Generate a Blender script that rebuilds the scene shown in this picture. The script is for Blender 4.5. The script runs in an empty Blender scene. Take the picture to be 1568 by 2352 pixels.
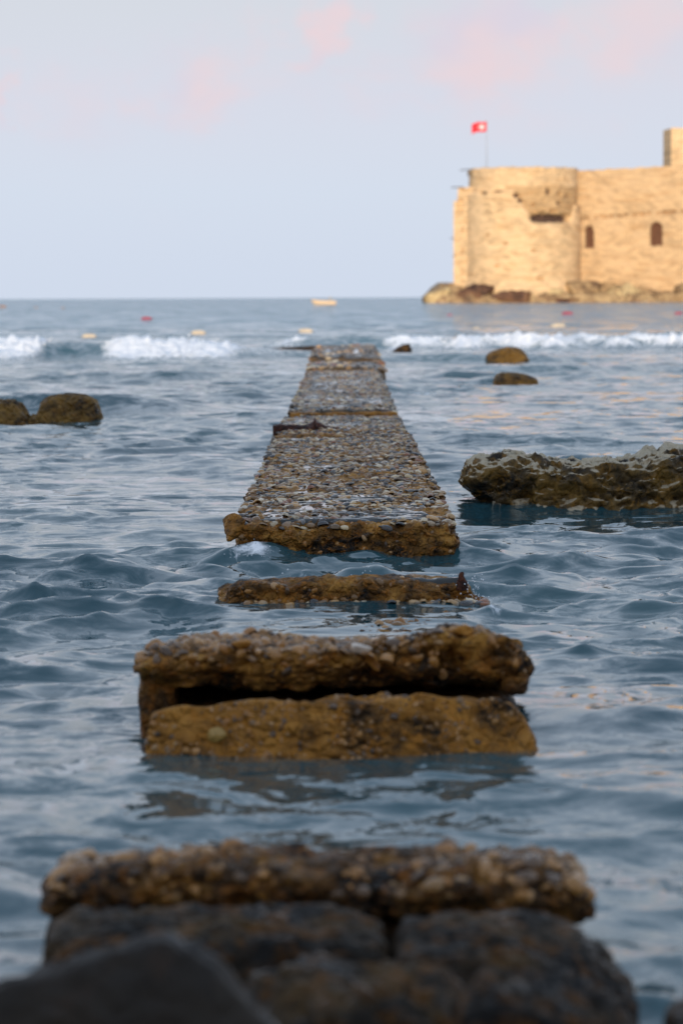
import bpy, bmesh, math, random
import numpy as np
from mathutils import Vector, Matrix, Euler

R = math.radians
SC = bpy.context.scene
COL = SC.collection
rng = np.random.default_rng(7)
random.seed(7)

# ------------------------------------------------------------------ camera
CAM_Z = 1.25
F_PX = 6533.0                    # focal length in pixels of a 1568 x 2352 view of the photograph
DS = F_PX / 3920.0               # depth scale of the hand-set distances below
PW, PH, HORIZON = 1568.0, 2352.0, 683.5
PITCH = math.atan((PH / 2 - HORIZON) / F_PX)
ROLL = R(0.26)
cam_d = bpy.data.cameras.new('camera')
cam = bpy.data.objects.new('camera', cam_d)
COL.objects.link(cam)
cam_d.sensor_fit = 'VERTICAL'
cam_d.sensor_height = 36.0
cam_d.sensor_width = 24.0
cam_d.lens = F_PX / PH * 36.0
cam_d.clip_start = 0.05
cam_d.clip_end = 60000
CAM_M = Matrix.Rotation(math.pi / 2 - PITCH, 3, 'X') @ Matrix.Rotation(-ROLL, 3, 'Z')
cam.matrix_world = Matrix.Translation((0, 0, CAM_Z)) @ CAM_M.to_4x4()
cam_d.dof.use_dof = True
cam_d.dof.focus_distance = 8.4 * DS
cam_d.dof.aperture_fstop = 3.9
cam_d.dof.aperture_blades = 0
SC.camera = cam

# ------------------------------------------------------------------ world
SUN_EL, SUN_AZ = 5.5, 186.0      # azimuth clockwise from +Y (the way the camera looks)
world = bpy.data.worlds.new('World')
SC.world = world
world.use_nodes = True


class NT:
    """tiny helper to wire shader nodes"""
    def __init__(s, tree):
        s.t = tree
        tree.nodes.clear()

    def n(s, kind, **kw):
        nd = s.t.nodes.new('ShaderNode' + kind)
        ins = kw.pop('ins', {})
        for k, v in kw.items():
            setattr(nd, k, v)
        for k, v in ins.items():
            s.set(nd.inputs[k], v)
        return nd

    def set(s, sock, v):
        if isinstance(v, bpy.types.NodeSocket):
            s.t.links.new(v, sock)
        else:
            sock.default_value = v

    def m(s, op, a, b=None, c=None, clamp=False):
        nd = s.t.nodes.new('ShaderNodeMath')
        nd.operation = op
        nd.use_clamp = clamp
        for i, v in enumerate((a, b, c)):
            if v is not None:
                s.set(nd.inputs[i], v)
        return nd.outputs[0]

    def mix(s, f, a, b, blend='MIX'):
        nd = s.t.nodes.new('ShaderNodeMix')
        nd.data_type = 'RGBA'
        nd.blend_type = blend
        s.set(nd.inputs[0], f)
        s.set(nd.inputs[6], a if isinstance(a, bpy.types.NodeSocket) else (*a, 1)[:4])
        s.set(nd.inputs[7], b if isinstance(b, bpy.types.NodeSocket) else (*b, 1)[:4])
        return nd.outputs[2]

    def noise(s, vec, scale, detail=4, rough=0.55, dist=0.0, dim='3D', out=0):
        nd = s.n('TexNoise', noise_dimensions=dim)
        nd.inputs['Scale'].default_value = scale
        nd.inputs['Detail'].default_value = detail
        nd.inputs['Roughness'].default_value = rough
        nd.inputs['Distortion'].default_value = dist
        if vec is not None:
            s.t.links.new(vec, nd.inputs['Vector'])
        return nd.outputs[out]

    def step(s, v, lo, hi, out0=0.0, out1=1.0):
        nd = s.n('MapRange', interpolation_type='SMOOTHSTEP')
        for k, x in (('Value', v), ('From Min', lo), ('From Max', hi), ('To Min', out0), ('To Max', out1)):
            s.set(nd.inputs[k], x)
        return nd.outputs[0]

    def ramp(s, f, stops, interp='LINEAR'):
        nd = s.n('ValToRGB')
        cr = nd.color_ramp
        cr.interpolation = interp
        while len(cr.elements) > 1:
            cr.elements.remove(cr.elements[-1])
        cr.elements[0].position = stops[0][0]
        cr.elements[0].color = (*stops[0][1], 1)
        for p, c in stops[1:]:
            e = cr.elements.new(p)
            e.color = (*c, 1)
        s.t.links.new(f, nd.inputs[0])
        return nd.outputs[0]


def build_world():
    t = NT(world.node_tree)
    sky = t.n('TexSky', sky_type='NISHITA')
    sky.sun_disc = False
    sky.sun_elevation = R(SUN_EL)
    sky.sun_rotation = R(SUN_AZ)
    sky.altitude = 5
    sky.air_density = 1.2
    sky.dust_density = 2.0
    sky.ozone_density = 2.0
    g = t.n('TexCoord').outputs['Generated']
    sep = t.n('SeparateXYZ', ins={0: g})
    X, Y, Z = sep.outputs
    el = t.m('ARCSINE', t.m('MAXIMUM', Z, 0.0))               # radians
    az = t.m('ARCTAN2', X, Y)
    # thin high veil over the whole sky: pale near the horizon, greyer and bluer overhead
    veil = t.ramp(t.m('DIVIDE', el, math.pi / 2),
                  [(0.0, (.575, .645, .77)), (0.024, (.575, .645, .77)), (0.045, (.585, .61, .725)), (0.075, (.565, .59, .655)),
                   (0.16, (.57, .645, .775)), (0.30, (.52, .62, .78)), (0.55, (.43, .55, .74)), (1.0, (.34, .47, .68))])
    veil = t.mix(1.0, veil, (10, 10, 10), 'MULTIPLY')
    col = t.mix(0.82, sky.outputs[0], veil)
    # sunset-tinted clouds: soft banks round the whole sky in a low band
    v = t.n('CombineXYZ', ins={0: t.m('MULTIPLY', az, 9.0), 1: t.m('MULTIPLY', el, 13.0), 2: 3.7}).outputs[0]
    n1 = t.noise(v, 1.0, 3, .45, .6)
    v2 = t.n('CombineXYZ', ins={0: t.m('MULTIPLY', az, 30.0), 1: t.m('MULTIPLY', el, 42.0), 2: 8.1}).outputs[0]
    n2 = t.noise(v2, .8, 2, .45, .5)
    band = t.m('MULTIPLY', t.step(el, R(2.8), R(4.8)), t.step(el, R(20), R(7.0)))
    bank = t.m('MULTIPLY', t.step(n1, .47, .60), band)
    # the banks in view (azimuth, elevation, half sizes, all degrees)
    wv = t.n('CombineXYZ', ins={0: t.m('MULTIPLY', az, 34.0), 1: t.m('MULTIPLY', el, 48.0), 2: 1.3}).outputs[0]
    wn = t.n('SeparateXYZ', ins={0: t.noise(wv, 1.0, 4, .6, .0, out=1)}).outputs
    azw = t.m('ADD', az, t.m('MULTIPLY', t.m('SUBTRACT', wn[0], .5), .075))
    elw = t.m('ADD', el, t.m('MULTIPLY', t.m('SUBTRACT', wn[1], .5), .055))
    total = None
    for px, py, hx, hy, k in ((430, 165, 115, 85, .80), (440, 240, 60, 60, .6), (762, 90, 55, 65, .95), (1150, 70, 160, 120, 1.15),
                              (1160, 170, 70, 60, .6), (1480, 80, 150, 110, .8), (12, 255, 35, 50, .9), (200, 265, 110, 80, .5),
                              (590, 110, 70, 45, .45), (900, 145, 75, 50, .5), (700, 220, 260, 75, .30), (1090, 215, 150, 60, .4),
                              (910, 250, 60, 60, .4)):
        a0 = math.atan2(px - 784, F_PX)
        e0 = math.atan2(HORIZON - py, F_PX)
        dx = t.m('DIVIDE', t.m('SUBTRACT', azw, a0), hx / F_PX)
        dy = t.m('DIVIDE', t.m('SUBTRACT', elw, e0), hy / F_PX)
        r2 = t.m('ADD', t.m('MULTIPLY', dx, dx), t.m('MULTIPLY', dy, dy))
        w = t.m('MULTIPLY', t.m('EXPONENT', t.m('MULTIPLY', r2, -.6)), k)
        total = w if total is None else t.m('MAXIMUM', total, w)
    front = t.step(Y, .85, .93)
    inview = t.step(t.m('ADD', total, t.m('MULTIPLY', t.m('SUBTRACT', n2, .5), .7)), .05, 1.15)
    bank = t.mix(front, t.n('CombineColor', ins={0: bank, 1: bank, 2: bank}).outputs[0],
                 t.n('CombineColor', ins={0: inview, 1: inview, 2: inview}).outputs[0])
    bank = t.m('MULTIPLY', bank, .95)
    pink = t.mix(t.step(n2, .35, .62), (5.4, 5.05, 5.8), (6.2, 5.1, 5.4))
    col = t.mix(bank, col, pink)
    bg = t.n('Background', ins={0: col, 1: 0.1})
    out = t.n('OutputWorld')
    t.t.links.new(bg.outputs[0], out.inputs[0])


build_world()

sun_d = bpy.data.lights.new('sun', 'SUN')
sun_d.energy = 3.6
sun_d.angle = R(2.2)
sun_d.color = (1.0, .84, .65)
sun = bpy.data.objects.new('sun', sun_d)
COL.objects.link(sun)
_az, _el = R(SUN_AZ), R(SUN_EL)
to_sun = Vector((math.sin(_az) * math.cos(_el), math.cos(_az) * math.cos(_el), math.sin(_el)))
sun.rotation_euler = to_sun.to_track_quat('Z', 'Y').to_euler()
sun.location = to_sun * 200

SC.view_settings.view_transform = 'Standard'
SC.view_settings.look = 'None'
SC.view_settings.exposure = 0.4
SC.view_settings.gamma = 1.0
SC.render.engine = 'CYCLES'
SC.cycles.max_bounces = 6
SC.cycles.use_denoising = True


# ------------------------------------------------------------------ helpers
def ray(px, py):
    v = Vector((px - PW / 2, PH / 2 - py, -F_PX))
    return (CAM_M @ v).normalized()


def at_z(px, py, z=0.0):
    d = ray(px, py)
    k = (z - CAM_Z) / d.z
    return Vector((0, 0, CAM_Z)) + d * k


def at_y(px, py, y):
    d = ray(px, py)
    return Vector((0, 0, CAM_Z)) + d * (y / d.y)


def tag(o, label=None, cat=None, group=None, kind=None):
    if label:
        o['label'] = label
    if cat:
        o['category'] = cat
    if group:
        o['group'] = group
    o['kind'] = kind or 'thing'
    return o


def empty(name, loc=(0, 0, 0), rot=(0, 0, 0)):
    o = bpy.data.objects.new(name, None)
    o.empty_display_size = .1
    COL.objects.link(o)
    o.location = loc
    o.rotation_euler = rot
    return o


def mesh_np(name, V, F, smooth=True):
    """V (n,3), F (m,3) or (m,4) integer"""
    V = np.ascontiguousarray(V, dtype=np.float32)
    F = np.ascontiguousarray(F, dtype=np.int32)
    k = F.shape[1]
    me = bpy.data.meshes.new(name)
    me.vertices.add(len(V))
    me.vertices.foreach_set('co', V.ravel())
    me.loops.add(F.size)
    me.loops.foreach_set('vertex_index', F.ravel())
    me.polygons.add(len(F))
    me.polygons.foreach_set('loop_start', np.arange(0, F.size, k, dtype=np.int32))
    me.polygons.foreach_set('use_smooth', np.full(len(F), smooth))
    me.update(calc_edges=True)
    me.validate()
    return me


def link(name, me, mat=None, parent=None, loc=(0, 0, 0), rot=(0, 0, 0)):
    o = bpy.data.objects.new(name, me)
    COL.objects.link(o)
    if mat is not None and not me.materials:
        me.materials.append(mat)
    o.parent = parent
    o.location = loc
    o.rotation_euler = rot
    return o


def bm_obj(name, bm, mat, parent=None, smooth=False, **kw):
    me = bpy.data.meshes.new(name)
    bmesh.ops.recalc_face_normals(bm, faces=bm.faces)
    bm.to_mesh(me)
    bm.free()
    me.polygons.foreach_set('use_smooth', np.full(len(me.polygons), smooth))
    return link(name, me, mat, parent, **kw)


# ---- numpy noise
_perm = np.random.default_rng(3).permutation(256).astype(np.int64)
_perm = np.concatenate([_perm, _perm, _perm])
_grad = np.random.default_rng(4).normal(size=(256, 3))
_grad /= np.linalg.norm(_grad, axis=1)[:, None]


def perlin(P):
    P = np.asarray(P, dtype=np.float64)
    I = np.floor(P).astype(np.int64)
    f = P - I
    I &= 255
    u = f * f * f * (f * (f * 6 - 15) + 10)
    out = np.zeros(len(P))
    for dx in (0, 1):
        wx = u[:, 0] if dx else 1 - u[:, 0]
        for dy in (0, 1):
            wy = u[:, 1] if dy else 1 - u[:, 1]
            for dz in (0, 1):
                wz = u[:, 2] if dz else 1 - u[:, 2]
                h = _perm[_perm[_perm[(I[:, 0] + dx) & 255] + ((I[:, 1] + dy) & 255)] + ((I[:, 2] + dz) & 255)]
                g = _grad[h]
                d = g[:, 0] * (f[:, 0] - dx) + g[:, 1] * (f[:, 1] - dy) + g[:, 2] * (f[:, 2] - dz)
                out += wx * wy * wz * d
    return out * 1.5


def fbm(P, oct=4, lac=2.1, gain=.5, ridged=False):
    P = np.asarray(P, dtype=np.float64)
    a, s, tot = 1.0, np.zeros(len(P)), 0.0
    for i in range(oct):
        v = perlin(P + 17.3 * i)
        s += a * ((1 - 2 * np.abs(v)) if ridged else v)
        tot += a
        a *= gain
        P = P * lac
    return s / tot


def sstep(x, a, b):
    t = np.clip((x - a) / (b - a), 0, 1)
    return t * t * (3 - 2 * t)


_ico = {}


def ico(sub):
    if sub not in _ico:
        bm = bmesh.new()
        bmesh.ops.create_icosphere(bm, subdivisions=sub, radius=1)
        V = np.array([v.co[:] for v in bm.verts])
        F = np.array([[v.index for v in f.verts] for f in bm.faces])
        bm.free()
        _ico[sub] = (V, F)
    return _ico[sub]


def hull_rock(points, sub=6, p=22, amp=.06, freq=3.0, pit=.0, seed=0, oct=5, fine=.012):
    """rounded, eroded stone whose overall form is the convex hull of the points (world coordinates)"""
    P = np.array([tuple(q) for q in points], dtype=float)
    lo, hi = P.min(0), P.max(0)
    c, h = (lo + hi) / 2, (hi - lo) / 2
    Q = (P - c) / h
    bm = bmesh.new()
    for q in Q:
        bm.verts.new(q)
    bmesh.ops.convex_hull(bm, input=bm.verts)
    cen = Q.mean(0)
    planes = []
    for f in bm.faces:
        n = np.array(f.normal[:])
        d = float(n @ (np.array(f.verts[0].co[:]) - cen))
        if d < 0:
            n, d = -n, -d
        if d > 1e-4 and f.calc_area() > 1e-4:
            planes.append(n / d)
    bm.free()
    N = np.unique(np.round(np.array(planes), 4), axis=0)
    V, F = ico(sub)
    S = np.clip(V @ N.T, 0, None)
    r = (S ** p).sum(1) ** (-1.0 / p) * 2.2 ** (1.0 / p)
    W = (V * r[:, None] + cen) * h + c
    size = h.mean()
    o = np.array([seed * 11.7, seed * 5.3, seed * 2.9])
    nv = W - (cen * h + c)
    nv /= np.linalg.norm(nv, axis=1)[:, None]
    k = fbm(W / size * freq * .35 + o, oct) * amp * 1.6
    k += fbm(W / size * freq + o * 2, 4, ridged=True) * amp * .55 - amp * .3
    if pit:
        q = perlin(W / size * freq * 2.2 + o * 3)
        k -= sstep(q, .18, .45) * pit
        q = perlin(W / size * freq * 5.0 + o * 3)
        k -= sstep(q, .2, .5) * pit * .45
    k += fbm(W * 28 + o, 3) * fine
    W = W + nv * k[:, None] * 1.0
    return W, F


def box_np(hx, hy, hz, res):
    """closed box surface grid, resolution res metres; returns V, F(quads)"""
    nx, ny, nz = [max(2, int(round(2 * s / r))) for s, r in zip((hx, hy, hz), (res if hasattr(res, '__len__') else (res,) * 3))]
    faces, idx, verts = [], {}, []

    def vid(i, j, k):
        key = (i, j, k)
        if key not in idx:
            idx[key] = len(verts)
            verts.append((i / nx * 2 - 1, j / ny * 2 - 1, k / nz * 2 - 1))
        return idx[key]
    for k in (0, nz):
        for i in range(nx):
            for j in range(ny):
                q = [vid(i, j, k), vid(i + 1, j, k), vid(i + 1, j + 1, k), vid(i, j + 1, k)]
                faces.append(q if k else q[::-1])
    for j in (0, ny):
        for i in range(nx):
            for k in range(nz):
                q = [vid(i, j, k), vid(i + 1, j, k), vid(i + 1, j, k + 1), vid(i, j, k + 1)]
                faces.append(q[::-1] if j else q)
    for i in (0, nx):
        for j in range(ny):
            for k in range(nz):
                q = [vid(i, j, k), vid(i, j + 1, k), vid(i, j + 1, k + 1), vid(i, j, k + 1)]
                faces.append(q if i else q[::-1])
    return np.array(verts) * (hx, hy, hz), np.array(faces)


def rounded(V, h, r):
    h = np.array(h)
    c = np.clip(V, -h + r, h - r)
    d = V - c
    L = np.linalg.norm(d, axis=1)
    L[L == 0] = 1
    return c + d / L[:, None] * r


# ------------------------------------------------------------------ materials
def new_mat(name):
    m = bpy.data.materials.new(name)
    m.use_nodes = True
    t = NT(m.node_tree)
    out = t.n('OutputMaterial')
    b = t.n('BsdfPrincipled')
    t.t.links.new(b.outputs[0], out.inputs[0])
    return m, t, b


def add_bump(t, b, h, strength, dist):
    nd = t.n('Bump', ins={'Height': h, 'Strength': strength, 'Distance': dist})
    t.t.links.new(nd.outputs[0], b.inputs['Normal'])


def plain(name, col, rough=.6, spec=.5, metal=0.0, var=.25, scale=6.0):
    m, t, b = new_mat(name)
    co = t.n('TexCoord').outputs['Object']
    n = t.noise(co, scale, 4)
    c = t.mix(n, tuple(x * (1 - var) for x in col), tuple(x * (1 + var) for x in col))
    t.set(b.inputs['Base Color'], c)
    b.inputs['Roughness'].default_value = rough
    b.inputs['Metallic'].default_value = metal
    return m


def rock_mat(name, cols, scale=5.0, wet=.5, crust_or_sheen=None, crust_or_sheen_bias=.55, bump=.02, fine=60.0, ior=1.33):
    """cols: dark, mid, light/ochre, rust; wet: share of glossy wet patches; crust_or_sheen: pale mineral/salt layer on upward faces, or sheen painted for near_rock"""
    m, t, b = new_mat(name)
    geo = t.n('NewGeometry')
    co = geo.outputs['Position']
    n1 = t.noise(co, scale, 6, .6, .3)
    n2 = t.noise(co, scale * 3.1, 5, .65, .5)
    n3 = t.noise(co, fine, 3, .6)
    c = t.ramp(n1, [(.36, cols[0]), (.49, cols[1]), (.64, cols[2]), (.78, cols[1])])
    c = t.mix(t.step(n2, .48, .66, 0, .8), c, cols[3])
    c = t.mix(t.step(n2, .42, .28, 0, .75), c, cols[0])
    c = t.mix(t.step(n3, .62, .72, 0, .55), c, cols[2])
    c = t.mix(t.step(n3, .40, .30, 0, .6), c, tuple(x * .4 for x in cols[0]))
    wetm = t.step(t.noise(co, scale * 1.3 + 1, 4), .62 - .3 * wet, .72 - .3 * wet)
    rough = t.m('SUBTRACT', .62, t.m('MULTIPLY', wetm, .40))
    if crust_or_sheen is not None:
        nz = t.n('SeparateXYZ', ins={0: geo.outputs['Normal']}).outputs[2]
        k = t.m('ADD', nz, t.m('MULTIPLY', t.m('SUBTRACT', n1, .5), 1.6))
        k = t.m('ADD', k, t.m('MULTIPLY', t.m('SUBTRACT', n2, .5), .35))
        k = t.step(k, crust_or_sheen_bias, crust_or_sheen_bias + .22)
        c = t.mix(k, c, t.mix(n2, tuple(x * .75 for x in crust_or_sheen), tuple(x * 1.1 for x in crust_or_sheen)))
        rough = t.m('ADD', rough, t.m('MULTIPLY', k, .25), clamp=True)
    t.set(b.inputs['Base Color'], c)
    t.set(b.inputs['Roughness'], rough)
    b.inputs['IOR'].default_value = ior
    vo = t.n('TexVoronoi', feature='DISTANCE_TO_EDGE')
    vo.inputs['Scale'].default_value = fine * .45
    t.t.links.new(co, vo.inputs['Vector'])
    h = t.m('ADD', t.m('MULTIPLY', n2, .7), t.m('MULTIPLY', n3, .45))
    h = t.m('ADD', h, t.m('MULTIPLY', t.step(vo.outputs['Distance'], 0, .25), .35))
    add_bump(t, b, h, .9, bump)
    return m


M = {}
M['concrete'] = rock_mat('wet_concrete', [(.012, .008, .005), (.17, .076, .014), (.50, .24, .045), (.36, .13, .014)], 7.5, .3, bump=.03, fine=60)
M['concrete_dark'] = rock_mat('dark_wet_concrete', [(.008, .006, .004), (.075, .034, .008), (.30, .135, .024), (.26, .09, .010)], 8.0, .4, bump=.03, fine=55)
M['ochre'] = rock_mat('ochre_block', [(.020, .012, .005), (.27, .115, .018), (.48, .215, .036), (.40, .155, .016)], 7.5, .12, bump=.03, fine=48)
M['mortar'] = rock_mat('pebble_mortar', [(.020, .018, .016), (.085, .055, .028), (.19, .12, .05), (.14, .07, .025)], 7.0, .8, bump=.012, fine=90)
M['grey_rock'] = rock_mat('dark_wet_rock', [(.007, .006, .005), (.020, .015, .010), (.075, .042, .014), (.11, .045, .009)], 5.5, .3, bump=.012, fine=45, ior=1.22)
M['brown_rock'] = rock_mat('algae_rock', [(.020, .014, .008), (.15, .082, .018), (.26, .145, .03), (.18, .085, .015)], 6.0, .25, bump=.03, fine=30)
M['ledge'] = rock_mat('limestone_ledge', [(.018, .015, .011), (.095, .060, .022), (.25, .145, .035), (.24, .12, .018)], 4.5, .5,
                      crust_or_sheen=(.50, .41, .28), crust_or_sheen_bias=.62, bump=.03, fine=30)
M['rust'] = rock_mat('rusty_steel', [(.016, .007, .005), (.05, .014, .008), (.10, .026, .012), (.12, .035, .012)], 14, .3, bump=.01, fine=120)


def pebble_mat(name, island, stain=0.0):
    m, t, b = new_mat(name)
    src = t.n('NewGeometry').outputs['Random Per Island'] if island else t.n('ObjectInfo').outputs['Random']
    stops = [(.0, (.040, .040, .040)), (.11, (.11, .10, .09)), (.20, (.44, .27, .12)), (.34, (.28, .14, .045)), (.45, (.58, .43, .24)),
             (.54, (.055, .055, .057)), (.62, (.48, .26, .085)), (.73, (.28, .11, .05)), (.81, (.68, .56, .38)), (.88, (.17, .11, .06)),
             (.94, (.40, .29, .18))]
    c = t.ramp(src, stops, 'CONSTANT')
    co = t.n('NewGeometry').outputs['Position']
    n = t.noise(co, 45, 4, .6, .4)
    c = t.mix(t.step(n, .52, .68, 0, .55), c, (.10, .055, .02))
    c = t.mix(t.step(n, .42, .3, 0, .5), c, (.30, .25, .18))
    big = t.noise(co, 2.3, 3)
    c = t.mix(t.step(big, .45, .66, 0, .45), c, (.085, .055, .030))
    if stain:
        c = t.mix(stain, c, t.mix(src, (.05, .024, .008), (.42, .18, .028)))
    t.set(b.inputs['Base Color'], c)
    t.set(b.inputs['Roughness'], t.step(t.noise(co, 9, 2), .4, .6, .08, .32))
    b.inputs['IOR'].default_value = 1.5
    add_bump(t, b, t.noise(co, 160, 3), .4, .004)
    return m


M['pebble'] = pebble_mat('wet_pebble', False)
M['pebbles'] = pebble_mat('wet_pebbles', True)
M['pebble_b'] = pebble_mat('stained_pebble', False, .8)
M['pebbles_b'] = pebble_mat('stained_pebbles', True, .8)


def masonry_mat(name, base, bw=.85, bh=.42, tint=(1, 1, 1)):
    m, t, b = new_mat(name)
    uv = t.n('TexCoord').outputs['UV']
    br = t.n('TexBrick')
    br.offset = .5
    br.inputs['Scale'].default_value = 1.0
    br.inputs['Brick Width'].default_value = bw
    br.inputs['Row Height'].default_value = bh
    br.inputs['Mortar Size'].default_value = .035
    br.inputs['Bias'].default_value = -.1
    base = tuple(x * y for x, y in zip(base, tint))
    br.inputs['Color1'].default_value = (*[x * 1.2 for x in base], 1)
    br.inputs['Color2'].default_value = (*[x * .72 for x in base], 1)
    br.inputs['Mortar'].default_value = (*[x * .5 for x in base], 1)
    t.t.links.new(uv, br.inputs['Vector'])
    n1 = t.noise(uv, .18, 5, .6, .4)
    n2 = t.noise(uv, 1.1, 4, .6, .2)
    st = t.n('Mapping')
    st.inputs['Scale'].default_value = (.16, .9, 1)
    t.t.links.new(uv, st.inputs['Vector'])
    n3 = t.noise(st.outputs[0], 1.0, 4, .6)
    c = t.mix(t.step(n1, .38, .62, 0, .55), br.outputs['Color'], tuple(x * y for x, y in zip(base, (1.18, 1.2, 1.25))))
    c = t.mix(t.step(n3, .50, .68, 0, .55), c, tuple(x * y for x, y in zip(base, (.80, .66, .50))))
    c = t.mix(t.step(n2, .62, .74, 0, .6), c, tuple(x * y for x, y in zip(base, (.55, .45, .38))))
    t.set(b.inputs['Base Color'], c)
    b.inputs['Roughness'].default_value = .9
    h = t.m('SUBTRACT', t.m('MULTIPLY', n2, .6), t.m('MULTIPLY', br.outputs['Fac'], .8))
    add_bump(t, b, h, .7, .12)
    return m


STONE = (.58, .42, .235)
M['tower'] = masonry_mat('tower_masonry', STONE, 1.5, .62, (1.02, .98, .98))
M['eroded'] = masonry_mat('eroded_masonry', STONE, 1.1, .55, (.78, .70, .62))
M['wall'] = masonry_mat('wall_masonry', STONE, 1.4, .6, (.86, .80, .78))
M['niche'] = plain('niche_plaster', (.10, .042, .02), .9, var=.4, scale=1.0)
M['crevice'] = plain('crevice_shade', (.075, .042, .03), .95, var=.4, scale=1.5)  # shade of the slot and pits painted dark; the frontal sun lights them
M['isle'] = rock_mat('island_rock', [(.10, .06, .035), (.30, .20, .10), (.44, .31, .16), (.26, .15, .08)], .35, .05, bump=.25, fine=2.0)
M['isle_pale'] = rock_mat('island_pale_rock', [(.34, .25, .13), (.46, .34, .17), (.54, .42, .23), (.36, .23, .11)], .3, .0, bump=.25, fine=2.0)
M['isle_dark'] = rock_mat('island_dark_rock', [(.035, .02, .015), (.12, .06, .035), (.22, .12, .06), (.14, .06, .03)], .4, .2, bump=.25, fine=2.0)


def water_mat():
    m, t, b = new_mat('sea_water')
    geo = t.n('NewGeometry')
    co = geo.outputs['Position']
    foam = t.n('Attribute', attribute_name='foam').outputs['Fac']
    rip = t.n('Attribute', attribute_name='ripple').outputs['Fac']
    mp = t.n('Mapping')
    mp.inputs['Scale'].default_value = (.6, 1.0, 1.0)
    t.t.links.new(co, mp.inputs['Vector'])
    r1 = t.noise(mp.outputs[0], 6.0, 5, .68, .6, out=1)
    r2 = t.noise(mp.outputs[0], .9, 4, .65, .4, out=1)
    lace = t.noise(co, 7.0, 5, .7, 1.2)
    fm = t.step(t.m('ADD', foam, t.m('MULTIPLY', t.m('SUBTRACT', lace, .5), 1.2)), .30, .62)
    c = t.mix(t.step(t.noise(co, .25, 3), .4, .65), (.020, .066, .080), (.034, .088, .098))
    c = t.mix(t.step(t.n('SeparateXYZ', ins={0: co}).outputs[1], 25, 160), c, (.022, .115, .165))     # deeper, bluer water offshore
    c = t.mix(fm, c, (.92, .92, .92))
    t.set(b.inputs['Base Color'], c)
    t.set(b.inputs['Roughness'], t.m('ADD', .045, t.m('MULTIPLY', fm, .6)))
    b.inputs['IOR'].default_value = 1.52
    # ripples too small for the mesh tilt the normal directly (slope noise), more of it where the mesh is coarse
    sl = t.n('VectorMath', operation='SUBTRACT', ins={0: r1, 1: (.5, .5, .5)}).outputs[0]
    sl2 = t.n('VectorMath', operation='SUBTRACT', ins={0: r2, 1: (.5, .5, .5)}).outputs[0]
    k1 = t.m('ADD', t.step(t.noise(co, .55, 2), .36, .62, .7, 1.9), t.m('MULTIPLY', fm, .5))
    k2 = t.m('MULTIPLY', t.m('SUBTRACT', 1.0, rip), 2.0)
    a1 = t.n('VectorMath', operation='SCALE', ins={0: sl, 'Scale': k1}).outputs[0]
    a2 = t.n('VectorMath', operation='SCALE', ins={0: sl2, 'Scale': k2}).outputs[0]
    sm = t.n('VectorMath', operation='ADD', ins={0: a1, 1: a2}).outputs[0]
    sm = t.n('VectorMath', operation='MULTIPLY', ins={0: sm, 1: (1, 1, 0)}).outputs[0]
    # steeper faces of the far waves look to the shore they run to
    lean = t.n('CombineXYZ', ins={0: 0.0, 1: t.m('MULTIPLY', t.m('SUBTRACT', 1.0, rip), -.13), 2: 0.0}).outputs[0]
    sm = t.n('VectorMath', operation='ADD', ins={0: sm, 1: lean}).outputs[0]
    nn = t.n('VectorMath', operation='ADD', ins={0: geo.outputs['Normal'], 1: sm}).outputs[0]
    nn = t.n('VectorMath', operation='NORMALIZE', ins={0: nn}).outputs[0]
    t.set(b.inputs['Normal'], nn)
    return m


M['water'] = water_mat()
m_, t_, b_ = new_mat('water_film')
b_.inputs['Base Color'].default_value = (.035, .032, .026, 1)
b_.inputs['Roughness'].default_value = .06
b_.inputs['IOR'].default_value = 1.4
M['film'] = m_
M['spray'] = plain('white_spray', (.85, .86, .88), .3, var=.03)


# ------------------------------------------------------------------ sea
YGAP = (at_z(792, 836, .0).y, at_z(792, 826, .0).y)


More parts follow.
